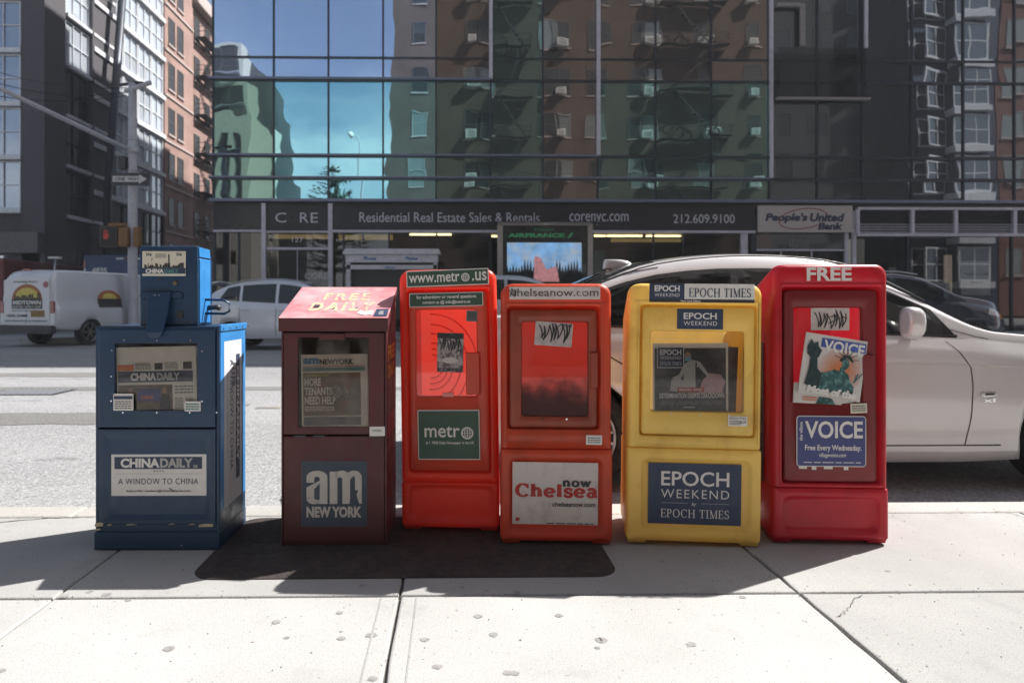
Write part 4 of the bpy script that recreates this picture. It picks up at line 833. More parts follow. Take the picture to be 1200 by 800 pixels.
pic(f, P(.03), P(.97), Q(.835), Q(.845), M_red_ink, name='red_rule'); pic(f, P(.03), P(.97), Q(.775), Q(.825), MATS['teal_print'], name='teal_strip')
pic(f, P(.03), P(.90), Q(.17), Q(.75), mat('olive_brown_photo_print', (.13, .105, .075), .7, var=.5, vscale=14, dirt=(.22, .10, .06), dirt_s=12, dirt_lo=.5, dirt_hi=.6)); pic(f, P(.06), P(.42), Q(.70), Q(.735), mat('olive_label_print', (.35, .32, .05), .7), -.003)
for k, tx in enumerate(('MORE', 'TENANTS', 'NEED HELP')): letter(f, tx, P(.05), P((.30, .47, .52)[k]), Q(.575-k*.125), Q(.68-k*.125), -.0034, M_white, .025)
text_lines(f, P(.05), P(.5), Q(.23), Q(.30), 3, -.0034, M_paper, 3); pic(f, P(.03), P(.90), Q(.04), Q(.15), mat('slate_print', (.12, .13, .17), .7), name='footer')
scribble(f, P(.40), P(.70), Q(.42), Q(.57), -.004, MATS['grey_white_print'], 14, .004, 9)

# ------------------------------------------------------------ vehicles
def interp(T, x):
    if x <= T[0][0]: return T[0][1]
    for (a, b), (c, d) in zip(T[:-1], T[1:]):
        if x <= c:
            t = (x-a)/(c-a); return b+(d-b)*t
    return T[-1][1]
def smooth_tab(T, k=0.12, n=90):
    a, b = T[0][0], T[-1][0]; xs_ = [a+(b-a)*i/n for i in range(n+1)]
    return [(x, sum(interp(T, min(b, max(a, x+o)))*w_ for o, w_ in ((-k, .2), (-k/2, .2), (0, .2), (k/2, .2), (k, .2)))) for x in xs_]
def car_paint(name, c, metal=0, rough=.25, coat=1):
    return mat(name, c, rough, metal, var=.03, vscale=2, coat=coat, dirt=tuple(x*.8 for x in c), dirt_s=3, dirt_lo=.5, dirt_hi=.8, dirt_amt=.25)
M_cglass = mat('car_glass', (.012, .014, .016), .03, var=0, spec=.8); M_cglass.node_tree.nodes['Principled BSDF'].inputs['Roughness'].default_value = .03
M_tyre = mat('tyre_rubber', (.02, .02, .021), .8); M_rim = mat('wheel_alloy', (.42, .42, .44), .3, .9, var=.05, dirt=(.15, .11, .07), dirt_s=10, dirt_lo=.5, dirt_hi=.7); M_brakedk = mat('wheel_well', (.008, .008, .008), .9)
M_lampred = mat('tail_lamp_red', (.25, .01, .01), .2, coat=1); M_lampclr = mat('lamp_clear', (.55, .55, .55), .12, .6); M_amber = mat('lamp_amber', (.6, .2, .04), .25)
class Body:
    """car shell from stations along its length; x from tail (0) to nose (L), y to each side, z up from the road"""
    def __init__(s, L, W, belt, roof, sill, plan, tumble=.42):
        s.L, s.W, s.tumble = L, W, tumble
        s.belt, s.roof, s.sill, s.plan = smooth_tab(belt), smooth_tab(roof, .10), smooth_tab(sill, .04), smooth_tab(plan, .06)
    def sec(s, x):
        w = s.W/2*interp(s.plan, x); zb = interp(s.belt, x); zr = max(interp(s.roof, x), zb+.012); zs = interp(s.sill, x); H = zr-zb
        ze = zb+H*.90; ye = .90*w-s.tumble*(ze-zb)
        h = zb-zs
        P_ = [(0, zs), (w*.80, zs), (w*.955, zs+.015), (w*.985, zs+.08*h/.7), (w, zs+.35*h), (w*.992, zs+.62*h), (w*.972, zs+.82*h), (w*.945, zs+.93*h), (w*.90, zb)]
        for f in (.2, .4, .6, .8, 1): P_.append((.90*w+(ye-.90*w)*f+.05*H*math.sin(f*math.pi)*.4, zb+(ze-zb)*f))
        for f, g_ in ((.93, .45), (.8, .72), (.55, .9), (.28, .98), (0, 1)): P_.append((ye*f, ze+(zr-ze)*g_+ (.0)))
        return P_
    def side_y(s, x, z):
        P_ = s.sec(x)[1:14]
        for (y0, z0), (y1, z1) in zip(P_[:-1], P_[1:]):
            if z0 <= z <= z1 and z1 > z0: return y0+(y1-y0)*(z-z0)/(z1-z0)
        return P_[-1][0] if z > P_[-1][1] else P_[0][0]
    def top_z(s, x, y):
        P_ = s.sec(x)[8:]; y = abs(y)
        for (y0, z0), (y1, z1) in zip(P_[:-1], P_[1:]):
            if y1 <= y <= y0 and y0 > y1: return z0+(z1-z0)*(y0-y)/(y0-y1)
        return P_[0][1]
    def shell(s, m_, parent, arches, ar=.36, n=110, name='body'):
        rings = []
        for i in range(n+1):
            x = s.L*i/n; P_ = s.sec(x); rings.append([(x, -y, z) for y, z in P_]+[(x, y, z) for y, z in reversed(P_[1:-1])])
        o = MB().loft(rings, smooth=True).build(name, m_, parent, fix=True)
        cut = []
        mb = MB()
        for ax in arches:
            for sg in (-1, 1):
                pts = [(ax+ar*math.cos(a), ar*math.sin(a)+.335) for a in [k*math.pi/16 for k in range(32)]]
                ya, yb = (-s.W, -s.W/2+.30) if sg < 0 else (s.W/2-.30, s.W)
                mb.prism(pts, ya, yb)
        c = mb.build('wheel_cutter', M_brakedk, None, fix=True); c.parent = parent
        b = o.modifiers.new('b', 'BOOLEAN'); b.object = c; b.solver = 'EXACT'; b.operation = 'DIFFERENCE'; b.material_mode = 'TRANSFER'
        bpy.context.view_layer.update(); dg = bpy.context.evaluated_depsgraph_get()
        me = bpy.data.meshes.new_from_object(o.evaluated_get(dg)); o.modifiers.clear(); o.data = me; bpy.data.objects.remove(c)
        return o
    def side_patch(s, name, pts, m_, parent, off=.004, rings=5, both=True, name2=None):
        res = []
        # densify outline
        P_ = []
        for a, b in zip(pts, pts[1:]+pts[:1]):
            k = max(1, int(math.hypot(b[0]-a[0], b[1]-a[1])/.06)); P_ += [(a[0]+(b[0]-a[0])*q/k, a[1]+(b[1]-a[1])*q/k) for q in range(k)]
        cx, cz = sum(p[0] for p in P_)/len(P_), sum(p[1] for p in P_)/len(P_)
        for sg in ((-1, 1) if both else (-1,)):
            R_ = []
            for r in range(rings):
                q = 1-r/rings; R_.append([(cx+(p[0]-cx)*q, cz+(p[1]-cz)*q) for p in P_])
            v = [[(x, sg*(s.side_y(x, z)+off), z) for x, z in r] for r in R_]
            o = MB().loft(v, cap0=False, cap1=True, smooth=True).build(name, m_, parent, fix=True); res.append(o)
        return res
    def top_patch(s, name, f, u0, u1, m_, parent, off=.005, n=14):
        """f(u)->x for v in -1..1 across: f(u, v) gives (x, y)"""
        rows = []
        for i in range(n+1):
            u = u0+(u1-u0)*i/n; rows.append([(f(u, v_)[0], f(u, v_)[1], s.top_z(*f(u, v_))+off) for v_ in [-1+2*k/12 for k in range(13)]])
        return MB().loft(rows, False, False, smooth=True, closed=False).build(name, m_, parent)
    def seam(s, pts, parent, wd=.006, off=.0022, m_=None, name='panel_seam', both=False):
        P_ = []
        for a, b in zip(pts[:-1], pts[1:]):
            k = max(1, int(math.hypot(b[0]-a[0], b[1]-a[1])/.04)); P_ += [(a[0]+(b[0]-a[0])*q/k, a[1]+(b[1]-a[1])*q/k) for q in range(k)]
        P_.append(pts[-1]); mb = MB()
        for sg in ((-1, 1) if both else (-1,)):
            for a, b in zip(P_[:-1], P_[1:]):
                d = Vector((b[0]-a[0], b[1]-a[1])).normalized(); q = Vector((-d.y, d.x))*wd/2
                pp = [(a[0]-q.x, a[1]-q.y), (b[0]-q.x, b[1]-q.y), (b[0]+q.x, b[1]+q.y), (a[0]+q.x, a[1]+q.y)]
                mb.add([(x, sg*(s.side_y(x, z)+off), z) for x, z in pp], [(0, 1, 2, 3)], True)
        return mb.build(name, m_ or M_black, parent)
_wm = {}
def wheel(parent, x, y, r, sg, spokes=7, wd=.22, rim=None):
    key = (r, spokes, wd, sg)
    if key not in _wm:
        def lathe(prof, n=40):
            rings = []
            for k in range(n): 
                a = 2*math.pi*k/n; rings.append([(q*math.cos(a), sg*yy, q*math.sin(a)) for q, yy in prof])
            rings.append(rings[0]); return MB().loft(rings, False, False, smooth=True, closed=False)
        ty = lathe([(r*.70, .0), (r*.72, wd/2-.01), (r*.80, wd/2+.004), (r*.95, wd/2-.008), (r, wd/2-.04), (r, -wd/2+.03), (r*.93, -wd/2), (r*.7, -wd/2)]).mesh('tyre', M_tyre)
        rm = lathe([(r*.70, -wd/2), (r*.68, wd/2-.05), (r*.715, wd/2-.006), (r*.70, wd/2+.003), (r*.66, wd/2-.008), (r*.65, wd/2-.06)])
        for k in range(spokes):
            a = 2*math.pi*k/spokes
            for da in (-.10, .10):
                c1, s1, c2, s2 = math.cos(a+da*.9), math.sin(a+da*.9), math.cos(a+da*1.6), math.sin(a+da*1.6)
                n_ = Vector((-math.sin(a), 0, math.cos(a)))*r*.028
                A = Vector((c1*r*.13, sg*(wd/2-.02), s1*r*.13)); B = Vector((c2*r*.68, sg*(wd/2-.012), s2*r*.68)); dd = Vector((0, sg*.02, 0))
                rm.add([A-n_, B-n_*.8, B+n_*.8, A+n_, A-n_-dd, B-n_-dd, B+n_-dd, A+n_-dd], [(0, 1, 2, 3), (4, 7, 6, 5), (0, 4, 5, 1), (3, 2, 6, 7), (1, 5, 6, 2)])
        rm.add([(q*math.cos(a), sg*(wd/2-.012), q*math.sin(a)) for q in (r*.17,) for a in [k*math.pi/10 for k in range(20)]], [tuple(range(20))])
        dk = MB().add([(r*.69*math.cos(a), sg*(wd/2-.075), r*.69*math.sin(a)) for a in [k*math.pi/14 for k in range(28)]], [tuple(range(28))]).mesh('brake', M_brakedk)
        nut = MB()
        for k in range(5):
            a = 2*math.pi*k/5+.3; nut.tube([(r*.10*math.cos(a), sg*(wd/2-.012), r*.10*math.sin(a)), (r*.10*math.cos(a), sg*(wd/2-.002), r*.10*math.sin(a))], .011, 6)
        _wm[key] = (ty, rm.mesh('rim', rim or M_rim), dk, nut.mesh('nuts', mat('rusty_gold_nut', (.5, .33, .1), .4, .7)))
    ty, rm, dk, nu = _wm[key]
    o = link('wheel', ty, parent, (x, y, r)); link('rim', rm, o); link('brake_disc', dk, o)
    if r > .33: link('wheel_nuts', nu, o)
    return o

# ---- white saloon parked at the kerb
S = Y_SIDE = 4.0
CXR = -.30                                                    # world x of its tail
paint = car_paint('pearl_white_paint', (.68, .66, .66), .15, .2)
c = empty('parked_car', 'white saloon parked at the kerb close behind the news racks', 'car', (CXR, S+.93, -.15), (0, 0, 0), 'cars parked along the street')
lx = lambda px, Y=S: at(px, 300, Y).x - CXR
lz = lambda py, Y=S: at(600, py, Y).z + .15
rwx, fwx = 1.05, 4.14
L = 4.98
bd = Body(L, 1.86,
    belt=[(0, .86), (.06, .96), (.5, 1.0), (1.0, 1.005), (1.6, .985), (2.4, .965), (3.1, .95), (3.55, .925), (4.2, .86), (4.65, .76), (4.92, .64), (4.98, .58)],
    roof=[(0, .86), (.10, 1.03), (.55, 1.08), (.80, 1.10), (1.15, 1.27), (1.5, 1.42), (1.8, 1.475), (2.1, 1.50), (2.5, 1.495), (2.8, 1.455), (3.0, 1.36), (3.25, 1.21), (3.5, 1.05), (3.62, .985), (4.1, .945), (4.65, .82), (4.92, .68), (4.98, .60)],
    sill=[(0, .34), (.2, .28), (.7, .2), (1.4, .165), (3.4, .165), (4.5, .2), (4.85, .22), (4.98, .3)],
    plan=[(0, .72), (.06, .86), (.25, .95), (.8, .99), (1.2, 1), (3.6, 1), (4.2, .96), (4.75, .86), (4.92, .72), (4.98, .60)], tumble=.44)
body = bd.shell(paint, c, (rwx, fwx), .372)
def roofside(x, f=.72): zb = interp(bd.belt, x); zr = interp(bd.roof, x); return zb+(zr-zb)*f
win = lambda xs_: [(x, interp(bd.belt, x)+.03) for x in xs_]+[(x, roofside(x)) for x in reversed(xs_)]
rear = [(1.12, 1.03)]+[(x, interp(bd.belt, x)+.022) for x in (1.4, 1.7, 2.02)]+[(2.08, roofside(2.05))]+[(x, roofside(x)) for x in (1.85, 1.65, 1.45, 1.3)]
front = [(x, interp(bd.belt, x)+.022) for x in (2.14, 2.6, 3.0, 3.34)]+[(x, roofside(x, .74)) for x in (3.28, 3.1, 2.9, 2.6, 2.16)]
# black surround first, glass a little proud of it
bd.side_patch('window_trim', [(1.02, 1.022)]+[(x, interp(bd.belt, x)+.008) for x in (1.4, 2.1, 2.8, 3.44)]+[(x, roofside(x, .78)) for x in (3.32, 3.1, 2.9, 2.6, 2.3, 2.0, 1.8, 1.6, 1.4, 1.2)], M_black, c, .003)
G_car = clear_glass('tinted_side_glass', (.30, .32, .33), .10)
bd.side_patch('side_window', rear, M_cglass, c, .007); bd.side_patch('side_window', front, M_cglass, c, .007)
half = lambda x: bd.sec(x)[12][0]
bd.top_patch('windscreen', lambda u, v_: (u, v_*half(u)*.97), 2.90, 3.50, M_cglass, c)
bd.top_patch('rear_window', lambda u, v_: (u, v_*half(u)*.95), .78, 1.62, M_cglass, c)
bd.top_patch('cowl', lambda u, v_: (u, v_*half(u)*.96), 3.51, 3.66, M_black, c, .004, 4)
# roof rail line
for sg in (-1, 1):
    MB().tube([(x, sg*(half(x)+.005), interp(bd.belt, x)+(interp(bd.roof, x)-interp(bd.belt, x))*.925) for x in [1.0+k*.12 for k in range(20)]], .005, 6).build('roof_gutter', M_dark, c)
# antenna fin on the roof
fx_ = lx(738, 4.6)
zt_ = bd.top_z(fx_, 0)
rings = []
for k in range(7):
    q = k/6; z = zt_-.012+math.sin(q*math.pi/2)*.072; a, b = -.115+q*q*.02, .125-q*q*.13; h = .034*(1-q*q)**.5+.004
    rings.append([(fx_-.0+a+(b-a)*(.5+.5*math.cos(t_)), h*math.sin(t_), z) for t_ in [j*math.pi/8 for j in range(16)]])
MB().loft(rings, smooth=True).build('antenna_fin', paint, c, fix=True)
# doors and seams
sx = lambda px: lx(px); sz = lambda py: lz(py)
bd.seam([(sx(1119), sz(401)), (sx(1131), sz(414)), (sx(1141), sz(432)), (sx(1141.5), sz(452)), (sx(1139), sz(485)), (sx(1132), sz(524))], c)
bd.seam([(sx(1132), sz(524)), (2.2, sz(524)), (1.5, sz(522))], c, .007); bd.seam([(sx(1132), sz(524)), (sx(1175), sz(524))], c, .007)
bd.seam([(2.10, .29), (2.12, .60), (2.11, .96)], c); bd.seam([(1.12, 1.0), (1.20, .86), (1.40, .74), (1.50, .58), (1.50, .29)], c, .008)
bd.seam([(1.30, .80), (2.4, .795), (3.4, .78), (3.95, .75)], c, .010, .001, mat('shoulder_crease', (.62, .59, .575), .3, coat=1), 'crease')
bd.side_patch('belt_trim', [(1.1, 1.012), (2.2, .974), (3.44, .945), (3.44, .957), (2.2, .988), (1.1, 1.026)], M_dark, c, .006)
bd.seam([(sx(1098), sz(378)+.0), (3.56, .945), (3.64, .93)], c, .004)
for dx in (1.62, 2.62):
    hy_ = bd.side_y(dx, .83); MB().tube([(dx-.11, -hy_-.004, .825), (dx-.09, -hy_-.028, .83), (dx+.09, -hy_-.028, .828), (dx+.11, -hy_-.004, .823)], .013, 8).build('door_handle', paint, c)
# side repeater and badge
a = [(sx(1149), sz(464)), (sx(1153), sz(466.5)), (sx(1168), sz(465.5)), (sx(1171), sz(463)), (sx(1167), sz(460.5)), (sx(1152), sz(460.5))]
bd.side_patch('side_repeater', a, M_chrome, c, .006, both=False)
bd.side_patch('repeater_lens', [(sx(1155), sz(464.5)), (sx(1166), sz(464)), (sx(1165), sz(461.8)), (sx(1156), sz(461.8))], M_dark, c, .009, both=False)
yb_ = -bd.side_y(sx(1158), sz(470))-.006
letter(c, 'xi', sx(1151), sx(1167), sz(473), sz(467.5), yb_, M_chrome, .05)
# mirror
mx_ = sx(1072)
for sg in (-1, 1):
    y0 = sg*(bd.side_y(mx_, .95))
    rings = []
    for k, (dx, sc_) in enumerate([(-.056, .55), (-.054, .88), (-.04, .98), (-.005, 1), (.025, .93), (.045, .72), (.058, .35), (.061, .1)]):
        rings.append([(mx_+dx+.02*math.sin(t_)*0, y0+sg*.085+sg*.065*sc_*math.cos(t_), 1.035+.098*(sc_**.7)*math.copysign(abs(math.sin(t_))**.6, math.sin(t_))) for t_ in [j*math.pi/8 for j in range(16)]])
    mo = MB().loft(rings, smooth=True).build('wing_mirror', paint, c, fix=True)
    MB().tube([(mx_+.03, y0-sg*.02, .965), (mx_+.015, y0+sg*.06, .985)], [.035, .028], 8).build('mirror_stalk', M_black, mo)
for x in (rwx, fwx):
    for sg in (-1, 1): wheel(c, x, sg*.80, .335, sg)
for sg in (-1, 1): bd.side_patch('tail_lamp', [(.03, .78), (.36, .82), (.38, .94), (.04, .93)], M_lampred, c, .004, 3, both=False) if sg < 0 else None

# ---- far vehicles share a simpler recipe
def suv(name, label, loc, rotz, L, W, H, m_, flip=False, roofsh=None, group=None, rails=True, tail=True, darkhood=False, cat='car'):
    c = empty(name, label, cat, loc, (0, 0, rotz), group or 'cars parked along the street')
    k = H/1.65
    roof = roofsh or [(0, .95), (.08, 1.18), (.25, 1.44), (.45, 1.56), (.9, 1.62), (1.8, 1.65), (2.5, 1.62), (2.9, 1.52), (3.4, 1.24), (3.7, 1.09), (4.2, 1.0), (4.5, .88), (4.62, .7)]
    kl = L/4.62
    b = Body(L, W, belt=[(0, .80*k), (.10*kl, 1.08*k), (.6*kl, 1.12*k), (2.0*kl, 1.05*k), (3.4*kl, 1.02*k), (4.1*kl, .94*k), (4.5*kl, .8*k), (L, .62*k)], roof=[(x*kl, z*k) for x, z in roof],
        sill=[(0, .42), (.3, .34), (1, .28), (3.6*kl, .28), (4.3*kl, .3), (L, .4)], plan=[(0, .74), (.1, .88), (.5, .97), (1, 1), (3.6*kl, 1), (4.3*kl, .92), (L, .66)], tumble=.38)
    a = (.86*kl, 3.72*kl); b.shell(m_, c, a, .39, 70)
    rs = lambda x, f: interp(b.belt, x)+(interp(b.roof, x)-interp(b.belt, x))*f
    def w_(xa, xb, n=7): X_ = [(xa+(xb-xa)*q/n)*kl for q in range(n+1)]; return [(x, interp(b.belt, x)+.035) for x in X_]+[(x, rs(x, .80)) for x in reversed(X_)]
    for pts in ([(.52*kl, rs(.6*kl, .12))]+w_(.72, 1.05), w_(1.12, 1.98), w_(2.06, 3.12)): b.side_patch('side_window', pts, M_cglass, c, .006)
    hf = lambda x: b.sec(x)[12][0]
    b.top_patch('windscreen', lambda u, v_: (u, v_*hf(u)*.95), 2.75*kl, 3.5*kl, M_cglass, c); b.top_patch('rear_window', lambda u, v_: (u, v_*hf(u)*.9), .12*kl, .40*kl, M_cglass, c)
    for x in (1.08, 2.02, 3.2): b.seam([(x*kl, .34*k), (x*kl, .98*k)], c, .012, both=True)
    b.side_patch('sill_trim', [(1.2*kl, .30), (3.3*kl, .30), (3.3*kl, .38), (1.2*kl, .38)], M_dark if darkhood else m_, c, .012)
    for x in (1.25, 2.2):
        for sg in (-1, 1): y_ = sg*(b.side_y(x*kl, .93*k)); MB().tube([(x*kl-.1, y_, .93*k), (x*kl-.08, y_+sg*.03, .935*k), (x*kl+.08, y_+sg*.03, .935*k), (x*kl+.1, y_, .93*k)], .017, 6).build('door_handle', m_, c)
    for ax in a:
        for sg in (-1, 1): wheel(c, ax, sg*(W/2-.13), .37, sg, 5)
    if rails:
        for sg in (-1, 1): MB().tube([(x*kl, sg*(hf(x*kl)*.96), rs(x*kl, .97)+.03) for x in (.7, .9, 1.5, 2.2, 2.6)], .016, 6).build('roof_rail', M_alu, c)
    b.side_patch('tail_lamp', [(.05, .92*k), (.34*kl, .98*k), (.30*kl, 1.07*k), (.07, 1.06*k)], M_lampred, c, .006, 3)
    b.side_patch('headlamp', [(4.05*kl, .78*k), (4.42*kl, .70*k), (4.42*kl, .80*k), (4.1*kl, .90*k)], M_lampclr, c, .006, 3)
    b.side_patch('indicator', [(4.34*kl, .70*k), (4.5*kl, .66*k), (4.5*kl, .76*k), (4.38*kl, .82*k)], M_amber, c, .009, 3)
    for sg in (-1, 1):
        y_ = sg*b.side_y(3.12*kl, 1.05*k); MB().loft([rrect(3.0*kl-.02, 3.0*kl+.14, 1.06*k, 1.20*k, .04, y_+sg*.03, 3), rrect(3.0*kl-.02, 3.0*kl+.12, 1.06*k, 1.20*k, .04, y_+sg*.20, 3)], smooth=True).build('wing_mirror', m_, c, fix=True)
    MB().prism([(.10*kl, 1.50*k), (.42*kl, 1.57*k), (.42*kl, 1.60*k), (.10*kl, 1.55*k)], -W*.30, W*.30).build('spoiler', m_, c, bevel=.01)
    return c
silver = car_paint('silver_paint', (.66, .69, .76), .15, .3); navy_p = car_paint('midnight_blue_paint', (.012, .018, .04), .1, .2); whitep = car_paint('white_fleet_paint', (.62, .64, .68), 0, .35)
suv('parked_car', 'silver sport utility car parked across the road, seen right of the blue rack', (at(233, 400, 16.6).x, 17.4, -.15), 0, 4.4, 1.85, 1.78, silver,
    roofsh=[(0, .95), (.08, 1.14), (.3, 1.33), (.6, 1.48), (1.0, 1.58), (1.5, 1.63), (2.0, 1.65), (2.5, 1.60), (2.95, 1.47), (3.4, 1.22), (3.7, 1.09), (4.2, 1.0), (4.5, .88), (4.62, .7)])
suv('parked_car', 'dark navy sport utility car parked before the bank windows at right', (at(1188, 400, 15.4).x-4.9, 16.3, -.15), 0, 4.9, 1.95, 1.93, navy_p,
    roofsh=[(0, .95), (.08, 1.3), (.25, 1.5), (.5, 1.62), (1.2, 1.65), (2.2, 1.63), (2.75, 1.55), (3.2, 1.30), (3.42, 1.16), (3.8, 1.12), (4.3, 1.04), (4.52, .9), (4.62, .7)])
suv('parked_car', 'light grey car across the road, only its roof showing above the metro rack', (at(500, 400, 16.9).x, 17.7, -.15), 0, 4.62, 1.85, 1.92, car_paint('pale_grey_paint', (.45, .47, .50), .2, .3), rails=False)

# ---- white panel van, tail towards us
def van():
    p0 = at(-12, 400, 17.8); p1 = at(66, 400, 17.9)
    c = empty('panel_van', 'white panel van with an orange skyline logo on its rear doors at far left', 'van', ((p0.x+p1.x)/2, 18.0, -.15), (0, 0, R(90-17)))
    Wv, Lv = 1.98, 5.4
    b = Body(Lv, Wv, belt=[(0, 1.02), (.05, 1.12), (1, 1.15), (4.0, 1.12), (4.6, 1.06), (5.1, .95), (5.34, .8), (5.4, .7)],
             roof=[(0, 1.78), (.04, 1.96), (.12, 2.06), (.6, 2.10), (3.3, 2.10), (3.7, 2.02), (4.3, 1.52), (4.6, 1.24), (5.0, 1.12), (5.3, .95), (5.4, .8)],
             sill=[(0, .50), (.1, .46), (.5, .42), (4.6, .40), (5.4, .45)], plan=[(0, .93), (.05, .97), (.3, 1), (4.6, .98), (5.1, .88), (5.4, .66)], tumble=.16)
    b.shell(whitep, c, (1.15, 4.45), .40, 60)
    # rear doors and fittings on the plane x = 0
    def rr_(y0, y1, z0, z1, x0_, x1_, nm, m_, r=.02, par=None):
        R_ = [[(xx, -p[0], p[2]) for p in rrect(-y1, -y0, z0, z1, r, 0, 3)] for xx in (x0_, x1_)]
        return MB().loft(R_).build(nm, m_, par or c, fix=True)
    # viewed from behind, +y (left of travel) is on the left
    for y0, y1 in ((.012, .78), (-.78, -.012)):
        d_ = rr_(y0, y1, .62, 1.80, .01, -.012, 'rear_door', whitep, .05)
    rr_(-.93, .93, .36, .58, .05, -.10, 'bumper', M_dark, .03)
    for y0 in (.80, -.92): rr_(y0, y0+.12, .90, 1.22, .03, -.014, 'tail_lamp', M_lampred, .02)
    plate = rr_(-.62, -.16, .80, .98, -.012, -.02, 'number_plate', mat('amber_plate', (.28, .17, .05), .6), .01)
    xs_ = -.0145
    M_vo = mat('orange_logo_print', (.40, .15, .05), .6); M_vy = mat('yellow_logo_print', (.68, .55, .12), .6)
    def half_disc(r1, r2, z0, zz, m_, dx): 
        pts = [(xs_-dx, -.02 + r1*math.cos(a), z0+r2*math.sin(a)) for a in [k*math.pi/16 for k in range(17)]]
        MB().add(pts, [tuple(range(17))]).build('logo', m_, c)
    half_disc(.52, .42, 1.26, 0, M_vo, 0); half_disc(.44, .32, 1.26, 0, M_vy, .001)
    def q_(y0, y1, z0, z1, m_, dx, nm='logo'): MB().add([(xs_-dx, y0, z0), (xs_-dx, y1, z0), (xs_-dx, y1, z1), (xs_-dx, y0, z1)], [(0, 1, 2, 3)]).build(nm, m_, c)
    q_(-.54, .50, 1.02, 1.28, M_ink, .002); rnd = random.Random(2); mb = MB(); yy = -.48
    while yy < .42: h = rnd.uniform(.03, .16); mb.add([(xs_-.002, yy, 1.27), (xs_-.002, yy+.05, 1.27), (xs_-.002, yy+.05, 1.28+h), (xs_-.002, yy, 1.28+h)], [(0, 1, 2, 3)]); yy += .06
    mb.build('skyline_print', M_ink, c)
    def tx(s_, y0, y1, z0, z1, m_, bold=.02, sh=0, dx=.004): put_flat('lettering', glyphs(s_, bold, 1, sh), c, (xs_-dx, y0, z0), (0, y1-y0, 0), (0, 0, z1-z0), m_)
    tx('MIDTOWN', .46, -.50, 1.13, 1.24, M_white, .05); tx('ELECTRIC SUPPLY CORP', .46, -.50, 1.045, 1.10, M_white, .02)
    tx('Everything Electric', .44, -.40, 1.70, 1.77, M_ink, .01, .3); tx('Electrical Lighting Data', .50, -.50, .94, .985, M_ink, .02)
    tx('-255-3388', .70, -.04, .80, .87, M_ink, .04); tx('SERVING MANHATTAN AND THE BOROUGHS', .74, -.72, .67, .715, M_ink, .02)
    MB().add([(xs_-.003, -.66+.09*math.cos(a), 1.66+.09*math.sin(a)) for a in [k*math.pi/8 for k in range(16)]], [tuple(range(16))]).build('round_badge', mat('dull_pink_print', (.40, .16, .18), .6), c)
    # logo on the right flank (y negative side)
    P_ = [(1.9+.45*math.cos(a), 1.25+.30*math.sin(a)) for a in [k*math.pi/12 for k in range(13)]]; b.side_patch('logo', P_, M_vo, c, .006, 3, False)
    b.side_patch('logo', [(1.46, 1.05), (2.34, 1.05), (2.34, 1.30), (1.46, 1.30)], M_ink, c, .009, 3, False); b.side_patch('logo', [(1.62+.0, 1.302), (2.18, 1.302), (2.1, 1.42), (1.9, 1.47), (1.7, 1.42)], M_vy, c, .009, 3, False)
    for x in (1.15, 4.45):
        for sg in (-1, 1): wheel(c, x, sg*(Wv/2-.14), .37, sg, 6)
    b.side_patch('side_window', [(3.55, 1.24), (4.25, 1.24), (3.95, 1.66), (3.55, 1.74)], M_cglass, c, .006)
    hf = lambda x: b.sec(x)[12][0]; b.top_patch('windscreen', lambda u, v_: (u, v_*hf(u)*.95), 3.75, 4.45, M_cglass, c)
    for sg in (-1, 1): MB().loft([rrect(4.0, 4.14, 1.18, 1.50, .04, sg*1.08, 3), rrect(4.0, 4.14, 1.18, 1.50, .04, sg*1.26, 3)]).build('wing_mirror', M_dark, c, fix=True)
    rr_(-.14, .14, 2.03, 2.08, .03, -.005, 'brake_light', M_lampred, .01)
    return c
van()
# ---- street lamp like roof stem? a bent metal mast seen above the van
mb = empty('bent_sign_stem', 'thin pale metal stem with a flat head rising above the van roof', 'pole', (at(61, 320, 22).x, 22, -.15))
p, q, r_ = at(61, 330, 22), at(64, 303, 22), at(58, 302, 22)
o = Vector(mb.location)
MB().tube([(p.x-o.x, 0, 0), (p.x-o.x, 0, p.z-o.z), (at(64, 315, 22).x-o.x, 0, at(64, 315, 22).z-o.z), (q.x-o.x+.03, 0, q.z-o.z)], .025, 8).build('stem', M_alu, mb)
MB().box(r_.x-o.x, r_.x-o.x+.35, -.1, .1, r_.z-o.z-.03, r_.z-o.z+.03).build('head', M_white, mb, bevel=.01)
